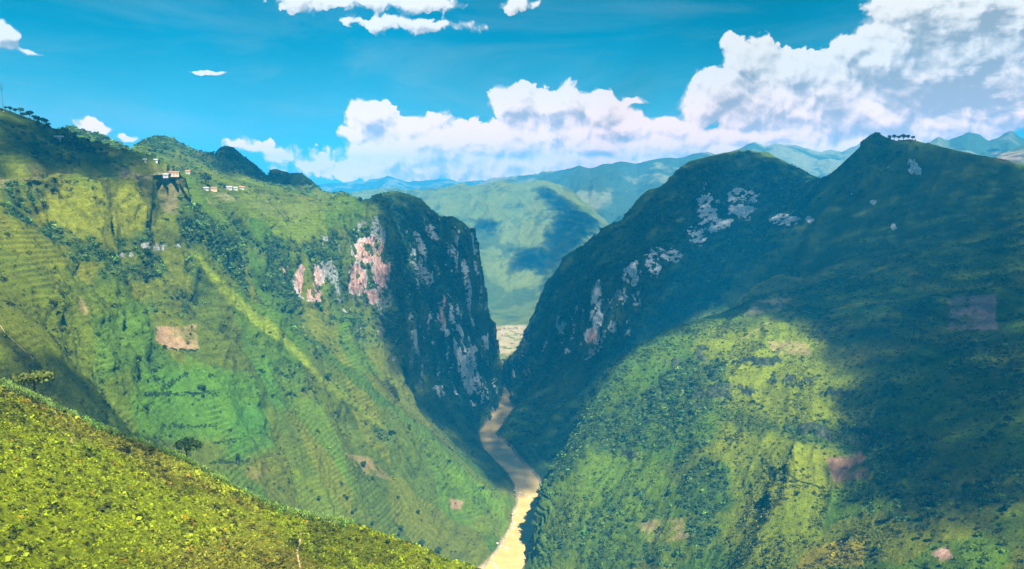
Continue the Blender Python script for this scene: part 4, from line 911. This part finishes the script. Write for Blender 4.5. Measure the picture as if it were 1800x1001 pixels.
def house(px, py, wpx, hpx, wall, roof, label, group=None, turn=0.0, far=False):
    h = hit(px, py)
    if h is None: return
    d = math.hypot(h[0], h[1]); Wd = max(wpx * d / F * .85, 3.2); Ht = max(hpx * d / F * .55, 2.2); D = min(Wd * .8, 7.0); rise = Ht * .45; a = -math.atan2(h[0], h[1]) + turn
    o = bpy.data.objects.new('house', None); COL.objects.link(o); o.location = (h[0], h[1], ground_z(h[0], h[1]) - .3); o.rotation_euler = (0, 0, a); o['label'] = label; o['category'] = 'house'
    if group: o['group'] = group
    x, y = Wd / 2, D / 2
    co = [(-x, -y, -2), (x, -y, -2), (x, y, -2), (-x, y, -2), (-x, -y, Ht), (x, -y, Ht), (x, y, Ht), (-x, y, Ht), (-x, 0, Ht + rise), (x, 0, Ht + rise)]
    link('wall', mesh_from('wall', np.array(co), [(0, 1, 5, 4), (2, 3, 7, 6)], WALLM[wall], False), o)
    for f_ in ((1, 2, 6, 9, 5), (3, 0, 4, 8, 7)): link('gable', mesh_from('gable', np.array([co[k] for k in f_]), [(0, 1, 2, 3, 4)], WALLM[wall], False), o)
    e = .5; th = .22; s_ = rise / y; pr = [(-y - e, Ht - e * s_), (0, Ht + rise), (y + e, Ht - e * s_), (y + e, Ht - e * s_ + th), (0, Ht + rise + th), (-y - e, Ht - e * s_ + th)]
    rc_ = [(-x - e, q[0], q[1]) for q in pr] + [(x + e, q[0], q[1]) for q in pr]
    rf = [(0, 1, 7, 6), (1, 2, 8, 7), (2, 3, 9, 8), (3, 4, 10, 9), (4, 5, 11, 10), (5, 0, 6, 11), (0, 5, 4, 1), (1, 4, 3, 2), (6, 7, 10, 11), (7, 8, 9, 10)]
    link('roof', mesh_from('roof', np.array(rc_), rf, ROOFM[roof], False), o)
    if not far:
        c, f = boxes([(-.5, .5, -y - .06, -y + .02, 0, 2.0)]); link('door', mesh_from('door', c, f, WOODM, False), o)
        for wx_ in (-x * .6, x * .6):
            c, f = boxes([(wx_ - .5, wx_ + .5, -y - .05, -y + .02, .9, 1.9)]); link('window', mesh_from('window', c, f, DARKM, False), o)
house(104, 246, 14, 8, 'white', 'white', 'pale building with a white roof at the top of the wooded left hill')
house(253, 283, 8, 5, 'cream', 'white', 'small pale house on the slope below the wooded left ridge, left one of two')
house(273, 284, 8, 5, 'grey', 'grey', 'small grey house on the slope below the wooded left ridge, right one of two')
house(306, 309, 17, 8, 'cream', 'orange', 'cream house with an orange roof at the bend of the mountain road')
house(291, 308, 9, 5, 'white', 'grey', 'small white house beside the orange-roofed one at the road bend')
house(330, 304, 8, 5, 'cream', 'red', 'small reddish-roofed house on the grassy slope above the road bend')
house(362, 334, 9, 5, 'white', 'grey', 'white house with a grey roof at the left end of the row on the terrace')
house(376, 335, 11, 7, 'ochre', 'orange', 'orange-roofed house in the row on the terrace below the round tree')
house(402, 333, 12, 6, 'white', 'white', 'white-roofed long house in the middle of the row on the terrace')
house(414, 333, 7, 5, 'grey', 'grey', 'little grey shed in the row of houses on the terrace')
house(425, 332, 9, 5, 'white', 'red', 'white house with a red roof at the right end of the row on the terrace')
g = 'houses of the far hamlet in the gorge mouth'
for i, (x, y) in enumerate([(876,583),(882,580),(889,578),(897,579),(906,584),(912,578),(917,590),(884,590),(922,598)]):
    house(x, y, 4.5, 3, ('cream', 'white', 'ochre')[i % 3], ('orange', 'red', 'grey')[i % 3], 'tiny house among the pale fields of the hamlet beyond the gorge', g, .3 * (i % 4), True)

# ---------------------------------------------------------------- mast on the upper left hill
def mast():
    h = hit(6, 196)
    if h is None: h = hit(6, 202)
    d = math.hypot(h[0], h[1]); H = 42 * d / F
    st = simple('galvanised_steel', (.16, .17, .18), .5, .15, 4, .5)
    o = bpy.data.objects.new('mast', None); COL.objects.link(o); o.location = (h[0], h[1], ground_z(h[0], h[1])); o['label'] = 'thin dark mast standing on the top of the upper left hill'; o['category'] = 'mast'
    co, fc = tube([(0, 0, 0), (0, 0, H * .5), (0, 0, H)], [.32, .26, .16], 8); link('pole', mesh_from('pole', np.array(co), fc, st), o)
    c, f = boxes([(-1.1, 1.1, -.12, .12, H * .80, H * .82)]); link('crossarm', mesh_from('crossarm', c, f, st, False), o)
    c, f = boxes([(-.9, .9, -.12, .12, H * .90, H * .915)]); link('crossarm', mesh_from('crossarm', c, f, st, False), o)
    c, f = boxes([(-.45, .45, -.3, .3, H * .72, H * .78)]); link('equipment_box', mesh_from('equipment_box', c, f, st, False), o)
    c, f = boxes([(-.8, .8, -.8, .8, -.6, .3)]); link('base', mesh_from('base', c, f, WALLM['grey'], False), o)
mast()

# ---------------------------------------------------------------- labels that single out each of the many: nearest landmark, then order from the left
ORD = 'leftmost second third fourth fifth sixth seventh eighth ninth tenth eleventh twelfth thirteenth fourteenth fifteenth sixteenth'.split()
def relabel(group, what, places):
    zones = {}
    for o in list(COL.objects):
        if o.parent is None and o.get('group') == group:
            x, y, z = o.location; dp = y * math.cos(PITCH) - z * math.sin(PITCH); px = CX + F * x / dp; py = CY - F * (y * math.sin(PITCH) + z * math.cos(PITCH)) / dp
            k = min(range(len(places)), key=lambda i: math.hypot(px - places[i][0], py - places[i][1])); zones.setdefault(k, []).append((px, o))
    for k, L in zones.items():
        L.sort(key=lambda q: q[0])
        for i, (_, o) in enumerate(L):
            o['label'] = ('%s %s' % (what.rstrip('s'), places[k][2])) if len(L) == 1 else ('%s of the %s %s' % (ORD[min(i, 15)] + ('' if i == 0 else ' from left'), what, places[k][2]))
relabel('small dark trees dotted over the left slope', 'dark trees', [(300,600,'around the bare brown plot'),(440,590,'just under the bright spine of the ridge'),(470,650,'halfway along the ridge face'),(540,690,'among bushes on the ridge crest'),(280,740,'by the two dark hedges'),(430,730,'beside the hedge in the middle slope'),(190,650,'on the olive fields at far left'),(590,700,'on the strip right of the ridge'),(650,850,'by the brown patches low on the slope'),(750,740,'in the bowl under the cliffs'),(720,960,'at the foot of the slope by the river'),(590,900,'below the ridge, above the near hillside'),(830,800,'near the river shadow edge')])
relabel('dark trees scattered on the right-hand hill', 'dark trees', [(1400,565,'at the upper edge of the sunlit hill'),(1560,595,'in shade below the old terraces'),(1700,625,'under the mauve bare plot'),(1790,670,'at the right edge in shade'),(1750,760,'in the dark shade at far right'),(1690,860,'in the dark lower right wood'),(1610,930,'between brown scar and bottom right corner'),(1450,880,'below the brown landslip patch'),(1340,700,'among the rocky outcrops'),(1220,690,'above the wooded bluff'),(1170,870,'in the wooded gully'),(1110,930,'on the slope above the river'),(1520,970,'by the pale yellow field')])
relabel('trees on the skyline under the mast', 'dark trees', [(40,205,'on the skyline right of the mast')])
relabel('dark trees beside the pale building', 'dark trees', [(130,262,'in the clump by the pale white-roofed building')])
relabel('small trees along the left skyline', 'tiny trees', [(215,250,'on the saddle of the left skyline'),(275,245,'on the wooded left hump'),(345,265,'on the skyline before the pointed peak')])
relabel('low trees in a row on the dark right-hand summit', 'low trees', [(1580,246,'in the row beside the right-hand summit')])
relabel('pair of pointed trees', 'pointed trees', [(300,300,'above the orange-roofed house')])
relabel('trees among the row of houses', 'small trees', [(390,332,'between the houses of the terrace row')])
relabel('houses of the far hamlet in the gorge mouth', 'tiny houses', [(900,585,'of the hamlet beyond the gorge')])
relabel('boulders along the muddy river', 'pale boulders', [(915,868,'on the gravel spit at the shadow edge'),(922,950,'in the lowest rapid'),(888,963,'on the reddish left bank by the lowest rapid'),(903,925,'on the left bank of the sunlit reach'),(905,900,'at the narrow part of the left bank'),(858,748,'in the upper shaded bend'),(875,800,'in the rapid under the great wall'),(925,845,'in the rapid just above the sunlit reach'),(870,992,'on the bank at the bottom edge')])

# ---------------------------------------------------------------- haze: the air between here and the far ranges
def haze():
    m = bpy.data.materials.new('haze_air'); m.use_nodes = True; t = NT(m.node_tree); t.n.clear()
    v = t.new('ShaderNodeVolumePrincipled'); v.inputs['Color'].default_value = (*HAZE_COL, 1); v.inputs['Density'].default_value = HAZE_DENS; v.inputs['Anisotropy'].default_value = 0.0
    o = t.new('ShaderNodeOutputMaterial'); t.l.new(v.outputs[0], o.inputs['Volume'])
    x, y0, y1, z0, z1 = 11200, -300, 11700, -515, 470
    co = np.array([(-x, y0, z0), (x, y0, z0), (x, y1, z0), (-x, y1, z0), (-x, y0, z1), (x, y0, z1), (x, y1, z1), (-x, y1, z1)], float)
    link('haze', mesh_from('haze', co, [(0, 3, 2, 1), (4, 5, 6, 7), (0, 1, 5, 4), (1, 2, 6, 5), (2, 3, 7, 6), (3, 0, 4, 7)], m, False), kind='stuff')
HAZE_COL = (.012, .46, 1.0); HAZE_DENS = 1.2e-4
haze()

# ---------------------------------------------------------------- cumulus overhead, out of the frame: their shadows lie on the land
CLOUD_Z = 1250.0; CLOUD_ALPHA = .31
SHADES = [
 [(1800,262),(1700,265),(1640,250),(1540,228),(1440,312),(1310,260),(1190,295),(1085,388),(1000,445),(940,560),(880,660),(880,720),(868,770),(905,830),(945,850),(1000,770),(1060,650),(1140,600),(1230,560),(1340,545),(1470,560),(1490,640),(1545,680),(1540,760),(1580,850),(1700,900),(1800,960)],
 [(640,350),(690,335),(760,370),(830,400),(880,640),(885,690),(850,760),(905,832),(940,848),(925,874),(880,858),(800,772),(720,692),(672,600),(690,540),(700,500),(770,500),(745,450),(700,410),(690,380)],
 [(0,597),(60,640),(130,700),(210,745),(285,790),(330,820),(240,810),(120,750),(0,690)],
 [(375,285),(385,255),(410,250),(470,302),(540,310),(560,330),(470,318),(395,305)],
 [(935,335),(965,330),(1060,398),(1000,440),(960,520),(955,430),(990,380)], [(905,440),(945,435),(960,475),(905,480)], [(835,390),(880,385),(865,415),(840,415)],
 [(0,196),(90,235),(150,258),(240,290),(300,300),(250,306),(150,300),(100,285),(60,300),(0,305)],
]
def shade_clouds():
    m, t, p = material('cloud_vapour'); p.inputs['Base Color'].default_value = (.88, .88, .88, 1); p.inputs['Roughness'].default_value = 1; p.inputs['Specular IOR Level'].default_value = 0; p.inputs['Alpha'].default_value = CLOUD_ALPHA
    import bmesh
    bm = bmesh.new(); bmesh.ops.create_icosphere(bm, subdivisions=2, radius=1); bm.verts.ensure_lookup_table()
    uv = np.array([v.co for v in bm.verts]); uf = np.array([[v.index for v in f.verts] for f in bm.faces]); bm.free()
    r = np.random.default_rng(3); s = np.array(SUN)
    for poly in SHADES:
        hs = []
        x0, x1 = min(p_[0] for p_ in poly), max(p_[0] for p_ in poly); y0, y1 = min(p_[1] for p_ in poly), max(p_[1] for p_ in poly)
        st = 5 if (x1 - x0) < 300 else 9
        for y in np.arange(y0, y1, st):
            for x in np.arange(x0, x1, st):
                ins = False
                for (ax, ay), (bx, by) in zip(poly, poly[1:] + poly[:1]):
                    if (ay > y) != (by > y) and x < (bx - ax) * (y - ay) / (by - ay) + ax: ins = not ins
                if ins:
                    h = hit(x, y)
                    if h is not None and h[1] < 5000 and math.hypot(h[0], h[1]) > 340: 
                        hs.append(h + s * ((CLOUD_Z - h[2]) / s[2])); u = h[:2] / np.hypot(*h[:2])
                        for e in (25, 50, 80, 120):
                            b = np.array([h[0] + u[0] * e, h[1] + u[1] * e, 0]); b[2] = ground_z(b[0], b[1])
                            if b[2] / np.hypot(b[0], b[1]) < h[2] / np.hypot(h[0], h[1]) - .004 and h[1] > 800: hs.append(b + s * ((CLOUD_Z - b[2]) / s[2]))
        if not hs: continue
        hs = np.array(hs); g = 20.0 if len(hs) > 600 or hs[:, 1].min() < 900 else 30.0
        key = {}
        for h in hs: key.setdefault((int(h[0] // g), int(h[1] // g)), 0)
        occ = set(key)
        for _ in range(3):       # close the holes between the sampled places
            add = set()
            for (i, j) in occ:
                for d in ((1, 0), (-1, 0), (0, 1), (0, -1)):
                    n = (i + d[0], j + d[1])
                    if n not in occ and sum((n[0] + a, n[1] + b) in occ for a in (-2, -1, 0, 1, 2) for b in (-2, -1, 0, 1, 2)) >= 11: add.add(n)
            occ |= add
        co = []; fc = []; n0 = 0
        for (i, j) in occ:
            inner = sum((i + a, j + b) in occ for a in (-1, 0, 1) for b in (-1, 0, 1)); rad = g * (.62 + .35 * (inner == 9)) * r.uniform(.8, 1.25)
            c = np.array([(i + .5 + r.uniform(-.3, .3)) * g, (j + .5 + r.uniform(-.3, .3)) * g, CLOUD_Z + r.uniform(0, 1) * min(inner, 9) * g * .12])
            q = uv * (rad * (1 + .18 * r.normal(size=(len(uv), 1)))) * np.array([1, 1, .8]); co.append(q + c); fc.append(uf + n0); n0 += len(uv)
        link('cloud', mesh_from('cloud', np.concatenate(co), np.concatenate(fc), m), kind='stuff', label='white cumulus drifting high above the gorge', category='cloud')
        print('cloud', len(occ), len(fc) * 80)
shade_clouds()
